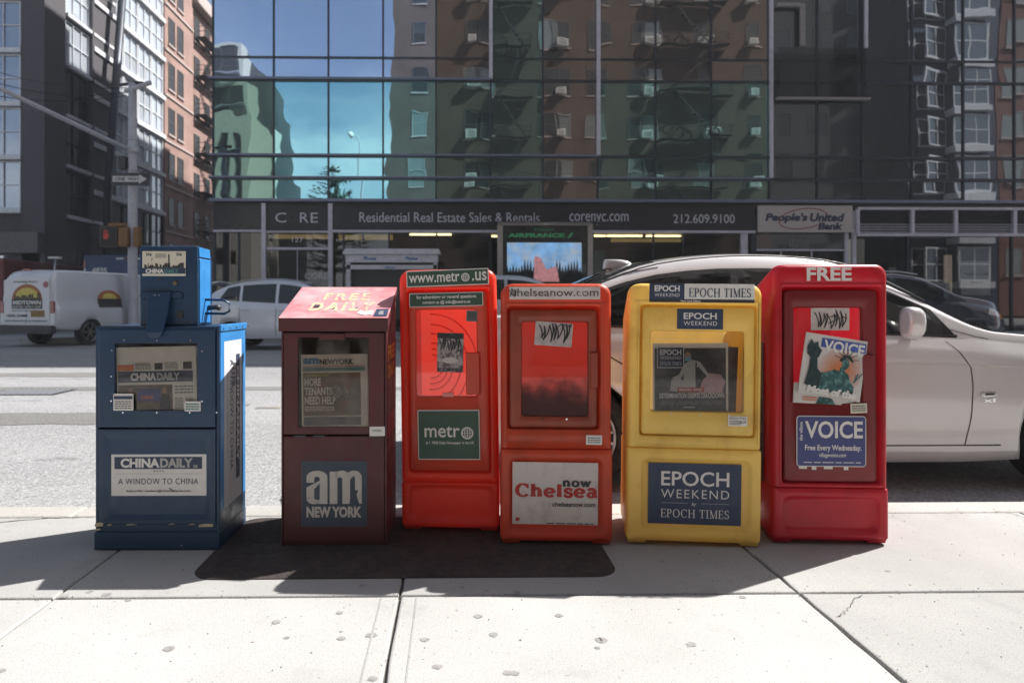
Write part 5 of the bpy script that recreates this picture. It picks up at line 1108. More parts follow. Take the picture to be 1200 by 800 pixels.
# ---- blue box truck behind the van
def truck():
    Yt = 27.0; p0, p1 = at(98, 300, Yt), at(176, 300, Yt); zt = at(98, 299, Yt).z+.15
    c = empty('box_truck', 'blue box truck with a red and white striped tail standing behind the van', 'truck', ((p0.x+p1.x)/2, Yt, -.15)); hw = (p1.x-p0.x)/2
    blue_t = mat('truck_blue_paint', (.03, .055, .13), .5)
    box('cargo_box', blue_t, c, -hw, hw, .0, 6.2, .9, zt, bevel=.03); box('cargo_door', mat('truck_blue_door', (.035, .075, .17), .5), c, -hw+.15, hw-.12, -.03, -.002, 1.0, zt-.25, bevel=.01)
    box('cab', blue_t, c, -hw+.1, hw-.1, 6.3, 8.0, .6, zt-.7, bevel=.1); box('chassis', M_dark, c, -hw+.3, hw-.3, .2, 7.8, .5, .88)
    box('rear_bumper', M_dark, c, -hw, hw, -.1, .1, .45, .6)
    for k in range(6): box('reflector', M_lampred if k % 2 else M_white, c, -hw+.01, -hw+.09, -.012, -.003, 1.0+k*.32, 1.3+k*.32)
    for k in range(3): box('marker_light', (M_white, M_lampred, M_white)[k], c, hw*.05+k*.38-.1, hw*.05+k*.38+.2, -.012, -.003, zt-.17, zt-.10)
    letter(c, '4835', -hw+.35, -hw+.95, zt-.72, zt-.50, -.036, M_white, .04)
    for x in (-hw+.25, hw-.25):
        for y in (1.2, 6.9):
            o_ = wheel(c, x, y, .45, 1, 6, .28); o_.rotation_euler = (0, 0, R(90))
    return c
truck()
rt_ = at(3, 330, 25)
c = empty('parked_truck', 'dark red truck, only its edge showing behind the van at the far left', 'truck', (rt_.x-1.15, 25, -.15))
box('cargo_box', mat('dull_red_truck_paint', (.16, .03, .03), .5), c, -1.3, 1.2, 0, 5.5, .8, at(3, 303, 25).z+.15, bevel=.04); box('cab', M_dark, c, -1.1, 1.0, 5.6, 7.2, .6, 2.3, bevel=.08); box('roof_light', M_lampclr, c, .7, 1.2, -.02, .2, at(3, 303, 25).z+.16, at(3, 301, 25).z+.2)
for x in (-.95, .85):
    for y in (1.1, 6.4): o_ = wheel(c, x, y, .42, 1, 6, .26); o_.rotation_euler = (0, 0, R(90))

# ------------------------------------------------------------ glass fronted building across the road
YF = 24.0
fx = lambda px: at(px, 300, YF).x
fz = lambda py: at(560, py, YF).z
M_mull = mat('mullion_dark_metal', (.05, .055, .07), .4, .5); M_bar = mat('blue_grey_ledge_metal', (.20, .22, .30), .4, .5); M_pale = mat('pale_frame_metal', (.58, .56, .62), .45, .1)
GL = {'g': facade_glass('green_glass', (.42, .66, .62), (.012, .02, .018), .50), 's': facade_glass('pale_green_glass', (.34, .56, .52), (.01, .02, .022), .62, .3), 't': facade_glass('teal_glass', (.42, .82, .90), (.01, .02, .022), .90), 'b': facade_glass('blue_glass', (.66, .80, 1.0), (.012, .014, .02), .88),
      'n': facade_glass('bronze_glass', (.60, .56, .52), (.016, .015, .014), .50), 'd': facade_glass('dark_glass', (.46, .48, .50), (.010, .013, .015), .42, .10)}
fb = empty('glass_office_building', 'dark glass fronted office building with shop signs filling the far side of the road', 'building', (0, YF, 0))
PX = [250, 321, 385, 449, 511, 575, 636, 700, 768, 833, 901, 957, 1010, 1068, 1128, 1188, 1248, 1308]
VX = [fx(p) for p in PX]; LZ = [4.70, 5.50, 6.30, 9.03, 9.83, 12.56, 13.4]
def tint(i, j):
    if j >= 3: return 'b' if i <= 3 else ('n' if i in (4, 6, 7, 8, 9) else ('g' if i == 5 else 'd'))
    if i <= 3: return 't' if i else 's'
    if i == 4: return 'g'
    if i in (6,): return 'n'
    if i >= 10: return 'd'
    return 'g'
_pm = {}
def pane_mesh(wd, h, tk, var):
    k = (round(wd, 2), round(h, 2), tk, var)
    if k not in _pm:
        a = (.0035, .0055, -.003, .002)[var]*(1 if h > 1.5 else .3); n = 8; v = []; f = []
        for j in range(n+1):
            for i in range(n+1):
                u, q = 2*i/n-1, 2*j/n-1; v.append((wd/2*u, -a*(1-u*u)*.6-a*(1-q*q)*1.0, h/2*(q+1)))
        for j in range(n):
            for i in range(n): f.append((j*(n+1)+i, j*(n+1)+i+1, (j+1)*(n+1)+i+1, (j+1)*(n+1)+i))
        _pm[k] = MB().add(v, f, True).mesh('glass_pane', GL[tk])
    return _pm[k]
rp = random.Random(5)
for i in range(len(VX)-1):
    for j in range(len(LZ)-1):
        wd, h = VX[i+1]-VX[i]-.05, LZ[j+1]-LZ[j]-.05
        o = link('glass_pane', pane_mesh(wd, h, tint(i, j), (i*3+j*5) % 4), fb, ((VX[i]+VX[i+1])/2, -.01, LZ[j]+.025), (R(rp.uniform(-.16, .16)), 0, R(rp.uniform(-.2, .2))))
def fbox(name, m_, xa, xb, ya, yb, za, zb, bevel=0, par=None): return box(name, m_, par or fb, xa, xb, ya, yb, za, zb, bevel)
for i, x in enumerate(VX):
    fbox('mullion', M_mull, x-.03, x+.03, -.06, .02, 4.74, 13.4)
fbox('pale_mullion', M_pale, fx(575)-.06, fx(575)+.06, -.16, -.062, fz(95)+.05, 13.4); fbox('pale_mullion', M_pale, fx(700.5)-.065, fx(700.5)+.065, -.16, -.062, fz(184)+.05, 13.4); fbox('pale_mullion', M_pale, fx(902)-.06, fx(902)+.06, -.16, -.062, fz(211), 13.4)
xa, xb = VX[0]-.1, VX[-1]
for z, hh, pr, x1_, m_ in ((LZ[0], .10, .22, xb, M_bar), (LZ[1], .09, .16, xb, M_mull), (LZ[2], .08, .12, xb, M_mull), (LZ[3], .07, .10, xb, M_mull), (LZ[4], .05, .08, xb, M_mull), (LZ[5], .07, .1, xb, M_mull)):
    fbox('transom', m_, xa, x1_, -pr, .018, z-hh/2, z+hh/2)
for z, x1_, hh in ((LZ[1]+.02, fx(901), .06), (LZ[2]+.02, fx(700), .07), (LZ[3]+.02, fx(575), .08)): fbox('ledge_cap', M_bar, xa-.02, x1_, -.20, -.165, z-hh/2, z+hh/2)
# recessed balcony bay (upper right)
bxa, bxb = fx(903), fx(1010)
fbox('balcony_slab', mat('beige_trim', (.26, .24, .23), .6), bxa+.1, bxb+.12, -.34, -.17, fz(118), fz(115)); fbox('balcony_post', M_pale, bxb-.03, bxb+.07, -.26, -.17, fz(56), 13.3); fbox('balcony_post', MATS['beige_trim'], fx(936)-.06, fx(936)+.12, -.24, -.17, fz(54), fz(5)); fbox('balcony_beam', MATS['beige_trim'], fx(908), fx(936)-.062, -.24, -.17, fz(8), fz(4))
fbox('balcony_rail', clear_glass('rail_glass', (.62, .66, .66), .06), bxa+.12, bxb-.04, -.30, -.285, fz(114.5), fz(57))
# masses behind and above
M_dkwall = mat('dark_cladding', (.05, .052, .056), .6)
fbox('floor_mass', M_dkwall, VX[0]+.01, VX[-1], .08, 30, 4.45, 13.38); fbox('upper_wall', M_dkwall, VX[0], 60, .0, 30, 13.45, 28.6); [fbox('tower', M_dkwall, VX[0]+.02, VX[0]+11, a_, b_, 28.65 if b_ < 30 else 0, h_) for a_, b_, h_ in ((8, 26, 37.5), (26.02, 29.98, 35.5), (30.02, 34, 35.5), (34.02, 40, 33), (40.02, 62, 31))]; fbox('right_mass', M_dkwall, VX[-1]+.01, 60, .0, 30, .0, 13.44)
# --- ground floor: lit rooms behind glass
M_int = mat('interior_wall', (.10, .095, .09), .8); M_intf = mat('interior_floor', (.06, .055, .05), .5); M_ceil = mat('interior_ceiling', (.16, .15, .14), .8)
fbox('room_floor', M_intf, VX[0], VX[-1], .1, 9, .0, .02); fbox('room_back_wall', M_int, VX[0], VX[-1], 9.0, 9.2, .02, 4.4); fbox('room_side_wall', M_int, VX[0]-.0, VX[0]+.15, .3, 9, .02, 4.4)
fbox('ceiling', M_ceil, fx(391), fx(884), .4, 8.9, 3.72, 3.76)
for xx in (fx(312), fx(389), fx(892), fx(1000)): fbox('room_partition', M_int, xx-.05, xx+.05, .5, 8.9, .03, 4.4)
M_tube = mat('lit_warm_tube', (1.0, .80, .40), .5, emit=4.0, var=0)
for px0, px1, yy, zz in ((480, 512, 1.2, 3.60), (512.5, 529, 1.2, 3.60), (575, 583, 2, 3.62), (695, 710, 1.6, 3.60), (712, 753, 1.6, 3.60), (758, 798, 1.6, 3.60)):
    fbox('ceiling_light', M_tube, at(px0, 280, YF+yy).x, at(px1, 280, YF+yy).x, yy, yy+.14, zz, zz+.06)
M_yel_b = mat('warm_lit_bulkhead', (.55, .40, .15), .6, emit=.35, var=.1)
fbox('bulkhead', M_yel_b, fx(316), fx(384), .6, .75, fz(278), fz(273)); fbox('bulkhead', M_yel_b, fx(393), fx(420), .7, .85, fz(279), fz(273)); fbox('bulkhead', M_yel_b, fx(424), fx(458), .7, .85, fz(279), fz(273)); fbox('bulkhead', M_yel_b, fx(722), fx(806), .7, .85, fz(281), fz(277))
for x_, wd_ in ((-5.8, 1.2), (-3, 1.5), (.5, 1.1), (3.0, 1.6), (6.0, 1.2)):
    fbox('desk', M_int, x_, x_+wd_, 3, 3.7, .0, 1.05)
G_shop = clear_glass('shop_glass', (.60, .60, .60), .09)
def shop_pane(pa, pb, ya, yb, y=.06): return MB().box(fx(pa), fx(pb), y, y+.012, fz(yb), fz(ya)).build('shop_window', G_shop, fb)
for a, b_ in ((252, 279), (280.5, 306.5), (391, 402), (403.5, 455), (456.5, 511), (512.5, 574), (576, 636), (638, 694), (695.5, 765), (766.5, 800), (801.5, 868)): shop_pane(a, b_, 273, 387)
M_fr = M_pale
# frames of the storefront
for p in (251, 279.5, 402.5, 455.7, 511.7, 575, 637, 695, 766, 801): fbox('shop_mullion', M_mull, fx(p)-.03, fx(p)+.03, .0, .10, .05, fz(272))
for p0, p1 in ((307.2, 312), (385, 390)): fbox('door_jamb', M_fr, fx(p0), fx(p1), -.10, .08, .0, fz(239))
fbox('sign_rail', M_fr, fx(250), fx(307), -.05, .08, fz(272.3), fz(270)); fbox('sign_rail', M_fr, fx(312.1), fx(384.9), -.04, .07, fz(273), fz(271)); fbox('door_head', M_fr, fx(312.1), fx(384.9), -.04, .07, fz(293), fz(290.3)); fbox('sign_rail', M_fr, fx(390.1), fx(884), -.10, .08, fz(272.8), fz(270))
fbox('sill', M_mull, fx(390.1), fx(868), -.04, .1, .0, .05)
M_sign = mat('charcoal_sign_board', (.022, .022, .026), .4, var=.1); M_let = mat('pale_grey_letters', (.62, .62, .66), .5, var=0)
def shop_sign(p0, p1, y0, y1, m_, yf=-.05): return fbox('shop_sign', m_, fx(p0), fx(p1), yf, yf+.09, fz(y1), fz(y0))
s = shop_sign(312.3, 384.8, 240.5, 270.8, M_sign)
def fl_(s_, txt, p0, p1, y0, y1, yf, m_=M_let, bold=0, sh=0, sp=1): letter(s_, txt, fx(p0), fx(p1), fz(y1), fz(y0), yf, m_, bold, sp, sh)
fl_(s, 'C', 323, 336, 250, 261.5, -.056); fl_(s, 'R', 352, 362, 250, 261.5, -.056); fl_(s, 'E', 364.5, 373, 250, 261.5, -.056); fl_(s, 'O', 338, 348, 250, 261.5, -.056, mat('dim_letter', (.06, .05, .05), .5))
s = shop_sign(390.2, 884, 240.5, 269.8, M_sign, -.06)
fl_(s, 'Residential Real Estate Sales & Rentals', 421.5, 632, 249.3, 260.8, -.066); fl_(s, 'corenyc.com', 667, 736, 250.3, 263.6, -.066); fl_(s, '212.609.9100', 788.5, 860, 250.8, 261.2, -.066)
s = shop_sign(250.5, 306.9, 240.5, 269.8, mat('dark_spandrel', (.03, .032, .036), .25))
for (a, b_) in ((313, 347.8), (348.8, 384)): MB().box(fx(a), fx(b_), .02, .06, .02, fz(293.5)).build('door', G_shop, fb); 
fbox('door_stile', M_fr, fx(347.9), fx(348.7), .0, .07, .0, fz(293.2)); MB().box(fx(313), fx(384.6), .03, .04, fz(290), fz(273.5)).build('transom_window', G_shop, fb)
letter(fb, '127', fx(342), fx(355), fz(284), fz(278), .024, M_let)
letter(fb, 'CORE', fx(357), fx(384), fz(327), fz(320), .012, M_let)
# bank
M_beige = mat('beige_bank_sign', (.50, .45, .42), .5, var=.04); M_bnav = mat('bank_navy_letters', (.035, .045, .085), .5, var=0); M_bred = mat('bank_red_swoosh', (.30, .06, .05), .5, var=0)
s = shop_sign(886.5, 996.5, 240.5, 272, M_beige, -.14)
fl_(s, "People's", 894.5, 944, 249.5, 261.5, -.147, M_bnav, .05, .18); fl_(s, 'United', 946.5, 987, 249.5, 259.5, -.147, M_bnav, .05, .18); fl_(s, 'Bank', 956, 985, 260.5, 269, -.147, M_bnav, .05, .18)
mb = MB(); cx_, cz_ = fx(938.5), fz(256); pts = [(cx_+fx(28.5)*0+.88*math.cos(R(a)), cz_+.36*math.sin(R(a))+.10*math.cos(R(a))*1.0) for a in range(8, 330, 12)]
mb.ribbon(pts, .035, -.151).build('swoosh', M_bred, s)
for p0, p1 in ((868, 876), (880, 886), (990, 994), (998.5, 1003)): fbox('pillar_frame', M_fr if p0 != 880 else M_mull, fx(p0), fx(p1), -.03, .08, .0, fz(272.2) if p0 < 998 else fz(246))
fbox('door_head', M_fr, fx(886.2), fx(989.8), -.03, .06, fz(293.5), fz(291.5)); letter(fb, '127', fx(925), fx(943), fz(289), fz(280), .035, mat('dim_numerals', (.18, .18, .18), .5))
MB().box(fx(886.2), fx(989.8), .05, .06, fz(291.4), fz(273)).build('transom_window', GL['d'], fb); 
for a, b_ in ((887, 915), (916, 951), (952, 989.5)): MB().box(fx(a), fx(b_), .04, .06, .02, fz(294)).build('door', G_shop, fb)
for a in (915.5, 951.5): fbox('door_stile', M_fr, fx(a)-.02, fx(a)+.02, .0, .07, .0, fz(294))
# louvre band
z0, z1 = fz(274.5), fz(243.5)
for zz in (z0, z1): fbox('louvre_frame', M_fr, fx(1003.1), VX[-1]-.01, -.12, .04, zz-.05, zz+.05)
for p in (1003.5, 1067.5, 1118, 1187, 1250): fbox('louvre_frame', M_fr, fx(p)-.06, fx(p)+.06, -.121, .04, z0+.052, z1-.052)
fbox('louvre_back', M_dark, fx(1003.5), VX[-1]-.02, .05, .06, z0, z1)
for k in range(9):
    zz = z0+.09+k*(z1-z0-.12)/9; MB().add([(fx(1004.5), -.08, zz-.02), (VX[-1]-.03, -.08, zz-.02), (VX[-1]-.03, .03, zz+.05), (fx(1004.5), .03, zz+.05)], [(0, 1, 2, 3)]).build('louvre_slat', M_pale if k < 4 else MATS['dark_cladding'], fb)
for a, b_ in ((1004, 1064), (1065.5, 1186), (1187.5, 1248)): shop_pane(a, b_, 276, 387)
for p in (1064.7, 1186.7): fbox('shop_mullion', M_mull, fx(p)-.03, fx(p)+.03, .0, .1, .0, fz(276))
MB().tube([(fx(1021), 1.0, 0), (fx(1021), 1.0, fz(277))], .32, 20).build('column', mat('cream_column', (.55, .56, .50), .6, emit=.12), fb)  # faint glow on the column stands in for room light
cr = mat('lit_cream_panel', (.58, .48, .36), .6, emit=.3); pg = mat('pale_grey_poster', (.42, .44, .47), .6, emit=.12)  # glow in panel and posters paints the room light onto them
fbox('inner_panel', cr, fx(1139), fx(1147), 1.3, 1.4, .05, fz(295)); s = fbox('poster', pg, fx(1149), fx(1184), .9, .93, fz(345), fz(303)); letter(s, "People's United", fx(1152), fx(1182), fz(322), fz(317), .894, M_bnav, .03)
MB().ribbon([(fx(1156)+.5*k/10*1.6, fz(319)+.12*math.sin(k/10*math.pi)) for k in range(11)], .02, .892).build('swoosh', M_bred, s); letter(s, 'Bank', fx(1160), fx(1176), fz(331), fz(327), .894, M_bnav, .03)
fbox('counter', M_int, fx(1105), fx(1138), 2, 2.5, .02, 2.9); s = fbox('poster', pg, fx(1112), fx(1135), .92, .95, fz(343), fz(330)); letter(s, 'Rates', fx(1114), fx(1128), fz(336), fz(332), .914, M_bnav); letter(s, '100%', fx(1116), fx(1129), fz(342), fz(338), .914, M_bred)
for p in (1100, 1125, 1152): MB().tube([(fx(p), 1.2, fz(296)), (fx(p), 1.1, fz(301))], [.05, .09], 10).build('spot_light', M_pale, fb)
fbox('curtain', mat('pale_curtain', (.40, .43, .43), .8, emit=.1), fx(1075), fx(1082), 1.5, 1.6, .05, fz(310))  # curtain glows faintly in place of room light

# far pavement
fs = box('far_sidewalk', M_slab2, None, -12.6, 60, FS, YF+.1, -.3, -.003); tag(fs, kind='structure')
box('kerb_stone', M_curb, fs, -12.6, 60, FS-.16, FS-.004, -.29, .004)
fs = box('corner_sidewalk', M_slab2, None, -60, -21.5, 35.0, 120, -.3, -.003); tag(fs, kind='structure')
fs = box('side_sidewalk', M_slab2, None, -12.6, -8.66, YF+.1, 120, -.3, -.004); tag(fs, kind='structure')

# ------------------------------------------------------------ bus shelter panel and phone kiosk
p0, p1 = at(583, 262, 21.2), at(694, 262, 21.2)
c = empty('bus_shelter', 'bus shelter end panel with an AIRFRANCE poster under a blue glass canopy', 'bus shelter', ((p0.x+p1.x)/2, 21.2, 0)); hw = (p1.x-p0.x)/2
Zs = lambda py: at(600, py, 21.2).z; Xs = lambda px: at(px, 300, 21.2).x-c.location.x
M_sh = mat('taupe_shelter_frame', (.46, .41, .37), .5)
box('post', M_sh, c, -hw, -hw+.16, -.1, .1, 0, Zs(262)); box('post', M_sh, c, hw-.16, hw, -.1, .1, 0, Zs(262)); box('head_rail', M_sh, c, -hw, hw, -.11, .11, Zs(264.5), Zs(261), .01); box('bottom_rail', M_sh, c, -hw+.16, hw-.16, -.1, .1, .1, .3)
bk = box('poster_case', mat('poster_charcoal', (.05, .055, .055), .25), c, -hw+.165, hw-.165, -.07, .07, .3, Zs(265)); box('poster_glass', clear_glass('case_glass', (.97, .97, .97), .02), c, -hw+.17, hw-.17, -.095, -.09, .31, Zs(265.2))
M_sky = mat('poster_sky_print', (.22, .44, .72), .6, emit=.0, var=.25, vscale=3, dirt=(.40, .48, .58), dirt_s=2.5, dirt_lo=.45, dirt_hi=.65); lit_print(M_sky, .35); M_fir = mat('poster_fir_print', (.015, .03, .035), .6); M_af = mat('poster_green_print', (.03, .20, .09), .6, emit=.25)
pc = MB().poly([(Xs(594), Zs(330)), (Xs(681), Zs(330)), (Xs(681), Zs(284.5)), (Xs(594), Zs(284.5))], -.073).build('picture', M_sky, bk)
mb = MB(); rnd = random.Random(4)
for k in range(26):
    a = 594+k*3.4; h = 6+rnd.uniform(0, 12)*(1 if (a < 625 or a > 650) else .25)
    mb.poly([(Xs(a-3), Zs(330)), (Xs(a+3.6), Zs(330)), (Xs(a+2.6), Zs(322)), (Xs(a+.3), Zs(320-h)), (Xs(a-2), Zs(322))], -.0745-.0002*(k % 3))
mb.build('fir_print', M_fir, bk)
MB().poly([(Xs(625), Zs(330)), (Xs(655), Zs(330)), (Xs(652), Zs(312)), (Xs(640), Zs(316)), (Xs(633), Zs(302)), (Xs(626), Zs(300))], -.0765).build('figure_print', mat('poster_pink_print', (.55, .26, .28), .6, var=.4, vscale=8, emit=.3), bk)
letter(bk, 'AIRFRANCE', Xs(595), Xs(661), Zs(278.5), Zs(273.5), -.074, M_af, .04); MB().poly([(Xs(664), Zs(279)), (Xs(667), Zs(279)), (Xs(672), Zs(273)), (Xs(669), Zs(273))], -.074).build('slash_print', M_af, bk); letter(bk, 'JC Decaux' if False else 'El Season', Xs(626), Xs(648), Zs(270.5), Zs(267.5), -.074, M_af)
M_can = clear_glass('blue_canopy_glass', (.25, .42, .62), .25)
for a, b_ in ((568, 636), (642, 707)): MB().add([(Xs(a), -.5, Zs(262)), (Xs(b_), -.5, Zs(262)), (Xs(b_), 1.2, Zs(257)), (Xs(a), 1.2, Zs(257))], [(0, 1, 2, 3)]).build('canopy_pane', mat('blue_canopy', (.07, .17, .30), .3), c)
box('canopy_beam', M_dark, c, Xs(570), Xs(706), .1, .2, Zs(261.5), Zs(259))
p0, p1 = at(406, 300, 20.8), at(514, 300, 20.8)
c = empty('phone_kiosk', 'pale grey double phone kiosk with blue Phone lettering behind the maroon rack', 'phone booth', ((p0.x+p1.x)/2, 20.8, 0)); hw = (p1.x-p0.x)/2
Zs = lambda py: at(450, py, 20.8).z; Xs = lambda px: at(px, 300, 20.8).x-c.location.x
M_pb = mat('kiosk_grey_metal', (.60, .60, .64), .4, .1); M_pblue = mat('kiosk_blue_print', (.03, .14, .42), .5)
rf = MB().prism([(-hw-.05, Zs(299)), (hw+.05, Zs(299)), (hw+.06, Zs(296)), (hw-.0, Zs(292.5)), (-hw+.02, Zs(292.5)), (-hw-.06, Zs(296))], -.35, .5).build('roof', M_pb, c, bevel=.01)
box('fascia', M_pb, c, -hw+.02, hw-.02, -.30, .45, Zs(308), Zs(299.3)); 
for a in (428, 476): letter(c, 'Phone', Xs(a), Xs(a+14), Zs(305.5), Zs(301.5), -.304, M_pblue, .04)
box('back_panel', mat('kiosk_dark_panel', (.05, .055, .06), .4), c, -hw+.12, hw-.12, .0, .05, .5, Zs(308.5)); box('middle_rail', M_pb, c, -hw+.05, hw-.05, -.28, .0, Zs(316), Zs(311)); letter(c, 'verizon', Xs(452), Xs(464), Zs(315.2), Zs(312.3), -.285, M_pblue, .03)
for x in (-hw+.04, hw-.16): box('side_post', M_pb, c, x, x+.12, -.28, .3, .0, Zs(308.2))
for x in (-.6, .55): box('telephone', M_dark, c, x-.15, x+.15, -.16, -.002, 1.0, 1.5, bevel=.02); MB().tube([(x-.2, -.18, 1.05), (x-.2, -.18, 1.4)], .03, 8).build('handset', M_black, c)

# ------------------------------------------------------------ signal pole with mast arm, one way sign, walk signal
YP_ = 20.0; pp = at(155.5, 380, YP_)
c = empty('signal_pole', 'tall grey traffic signal pole with a mast arm running to the left', 'pole', (pp.x, YP_, -.15))
Zp = lambda py: at(155, py, YP_).z+.15; Xp = lambda px: at(px, 300, YP_).x-pp.x
M_pole = mat('grey_painted_pole', (.44, .44, .48), .5, 0, var=.1, dirt=(.28, .27, .29), dirt_s=3)
MB().tube([(0, 0, 0), (0, 0, .4), (0, 0, .42), (0, 0, 5), (0, 0, Zp(98))], [.2, .18, .14, .125, .115], 12).build('shaft', M_pole, c)
a0 = Vector((-.1, 0, Zp(176))); a1_ = atX(0, 105, 0) if False else None
q = at(2, 105, 15.5); e_ = Vector((q.x-pp.x, 15.5-YP_, q.z+.15)); dv = e_-a0
MB().tube([a0+dv*s_+Vector((0, 0, .0)) for s_ in (0, .3, .6, 1.0, 1.6)], [.075, .068, .06, .05, .035], 10).build('mast_arm', M_pole, c)
MB().tube([(0, 0, Zp(180)), (0, 0, Zp(172))], .17, 12).build('arm_clamp', M_pole, c)
MB().tube([(Xp(147), 0, Zp(107)), (Xp(180), -.2, Zp(99.5))], .07, 8).build('top_arm', M_pole, c)
MB().tube([(Xp(140), 0, Zp(100)), (Xp(160), 0, Zp(97)), (Xp(168), 0, Zp(97.5))], .05, 8).build('camera_arm', M_dark, c)
box('service_box', M_dark, c, Xp(141), Xp(150), -.15, .12, Zp(199), Zp(184), .02)
for z in (1.6, 2.9, 3.8, 5.1, 6.0): MB().tube([(0, 0, z), (0, 0, z+.05)], .135, 12).build('band', M_pole, c)
o = empty('one_way_sign', 'black and white ONE WAY arrow sign fixed to the signal pole', 'sign', (at(152.5, 210, YP_-.2).x, YP_-.22, at(152, 210, YP_-.2).z)); hw, hh = .56, .185
box('sign_plate', mat('sign_black', (.025, .025, .03), .4), o, -hw, hw, 0, .02, -hh, hh, .004)
ar = [(-.50, -.085), (.27, -.085), (.27, -.14), (.50, 0), (.27, .14), (.27, .085), (-.50, .085)]
MB().poly(ar, -.004).build('arrow', mat('sign_white', (.55, .54, .55), .5), o); letter(o, 'ONE  WAY', -.44, .30, -.052, .052, -.008, MATS['sign_black'], .03)
o = empty('walk_signal', 'yellow pedestrian signal showing a red hand beside the signal pole', 'traffic light', (at(128, 276, YP_-.3).x, YP_-.3, at(128, 276, YP_-.3).z))
M_ty = mat('signal_yellow', (.20, .10, .03), .6)
X2 = lambda px: at(px, 276, YP_-.3).x-o.location.x; Z2 = lambda py: at(128, py, YP_-.3).z-o.location.z
box('housing', mat('signal_dark_housing', (.06, .04, .03), .5), o, X2(117), X2(137.5), -.02, .2, Z2(289.5), Z2(265), .02); box('screen', M_black, o, X2(119), X2(135.5), -.026, -.021, Z2(288), Z2(266.5))
mb = MB(); hx_ = X2(124)
for k in range(4): mb.box(hx_-.05+k*.032, hx_-.028+k*.032, -.031, -.028, .03, .15+(.02 if k in (1, 2) else 0))
mb.box(hx_-.05, hx_+.07, -.0308, -.028, -.11, .03); mb.box(hx_+.075, hx_+.10, -.031, -.028, -.04, .05); mb.build('red_hand', mat('lit_red_hand', (.5, .05, .03), .5, emit=.03, var=0), o)
box('bracket', M_ty, o, X2(127), X2(147), -.03, .15, Z2(265), Z2(261.5), .01); box('rear_housing', M_ty, o, X2(138.5), X2(149.5), -.01, .2, Z2(289), Z2(266), .02); box('side_flap', M_ty, o, X2(156), X2(163), -.01, .2, Z2(289), Z2(266), .02)
def wire(label, p, q, sag, r=.012):
    P_ = [Vector(p)+(Vector(q)-Vector(p))*k/12-Vector((0, 0, sag*4*(k/12)*(1-k/12))) for k in range(13)]
    o = MB().tube(P_, r, 5).build('overhead_wire', M_black); tag(o, label, 'wire', 'overhead wires beside the signal pole')
wire('upper overhead wire running left from the top of the signal pole', at(148, 103, YP_), at(-30, 75, 20), .25); wire('middle overhead wire sagging left just below the pole top', at(148, 108, YP_), at(-30, 88, 19), .3); wire('lowest thin overhead wire running left below the others', at(148, 112, YP_), at(-30, 108, 18), .2)

# ------------------------------------------------------------ buildings on the left, along the side street
XL = -23.7
def simple_window(name, wd, h, fr_m, pane_m, nx=2, ny=2, depth=.12, fw=.06, pd=.6):
    mb = MB()
    mb.box(-wd/2, -wd/2+fw, -.02, depth, 0, h).box(wd/2-fw, wd/2, -.02, depth, 0, h).box(-wd/2+fw, wd/2-fw, -.021, depth, h-fw, h).box(-wd/2+fw, wd/2-fw, -.021, depth, 0, fw)
    for i in range(1, nx): x = -wd/2+wd*i/nx; mb.box(x-fw*.35, x+fw*.35, -.01, depth, fw, h-fw)
    for j in range(1, ny): z = h*j/ny; mb.box(-wd/2+fw, wd/2-fw, -.006, depth, z-fw*.35, z+fw*.35)
    return mb.mesh('window', fr_m), MB().poly([(-wd/2+fw*.5, fw*.5), (wd/2-fw*.5, fw*.5), (wd/2-fw*.5, h-fw*.5), (-wd/2+fw*.5, h-fw*.5)], depth*pd).mesh('pane', pane_m)
def put_window(parent, ms, loc, rz=0):
    o = link('window', ms[0], parent, loc, (0, 0, rz)); link('pane', ms[1], o); return o
G_far = facade_glass('far_window_glass', (.55, .62, .72), (.012, .015, .02), .55, .1); G_farb = facade_glass('bright_window_glass', (.85, .9, .95), (.55, .60, .66), .40, .3); G_dim = facade_glass('dim_window_glass', (.40, .44, .46), (.012, .013, .014), .40, .2)  # bright glass has the sky glare painted in as a pale base
M_dmas = mat('dark_grey_masonry', (.085, .08, .09), .8, var=.15); M_wslab = mat('pale_slab_edge', (.68, .69, .72), .6); M_wfr = mat('white_window_frame', (.74, .76, .80), .5)
# A: dark corner building
c = empty('corner_building', 'dark masonry corner building with wide windows and pale floor slabs at far left', 'building', (XL, 39, 0))
yB = atX(108, 200, XL).y-39                                   # where the glass block begins
box('wall', M_dmas, c, -22, -.3, .3, yB, 0, 40); box('corner_pier', M_dmas, c, -1.32, 0, .0, 2.1, 0, 40, .0)
zs_ = [6.4+3.1*k for k in range(9)]
fwin = simple_window('w', 2.0, 2.75, M_wfr, G_far, 2, 2); swin = simple_window('w', 2.7, 2.7, M_mull, G_dim, 3, 2)
swin2 = simple_window('w', 2.7, 2.7, M_wfr, G_farb, 3, 2)  # bright copy of the side window, sunlight painted on the upper floors
for k, z in enumerate(zs_):
    for j in range(2): put_window(c, fwin, (-2.5-2.15*j, .22, z+.15))
    box('slab_edge', M_wslab, c, -10, -1.36, -.06, .29, z-.14, z+.12)
    box('slab_edge', M_wslab, c, -.28, .05, 2.3, 8.0, z-.12, z+.08)
    for y_ in (3.7, 6.6): put_window(c, swin if k < 3 else swin2, (-.18, y_, z+.12), R(90))
    for y_ in (2.2, 8.3): pass
for y_ in (8.2, ): box('pier', M_dmas, c, -.29, .0, y_, yB, 0, 40)
box('pier', M_dmas, c, -.29, .06, 5.05, 5.25, 6.4, 40)
box('ground_band', mat('dim_fascia', (.14, .135, .13), .7), c, -12, -.1, -.5, -.01, fz(300) if False else at(20, 296, 38.5).z, at(20, 272, 38.5).z); box('ground_wall', M_dkwall, c, -12, -.31, .0, .28, 0, 4.3)
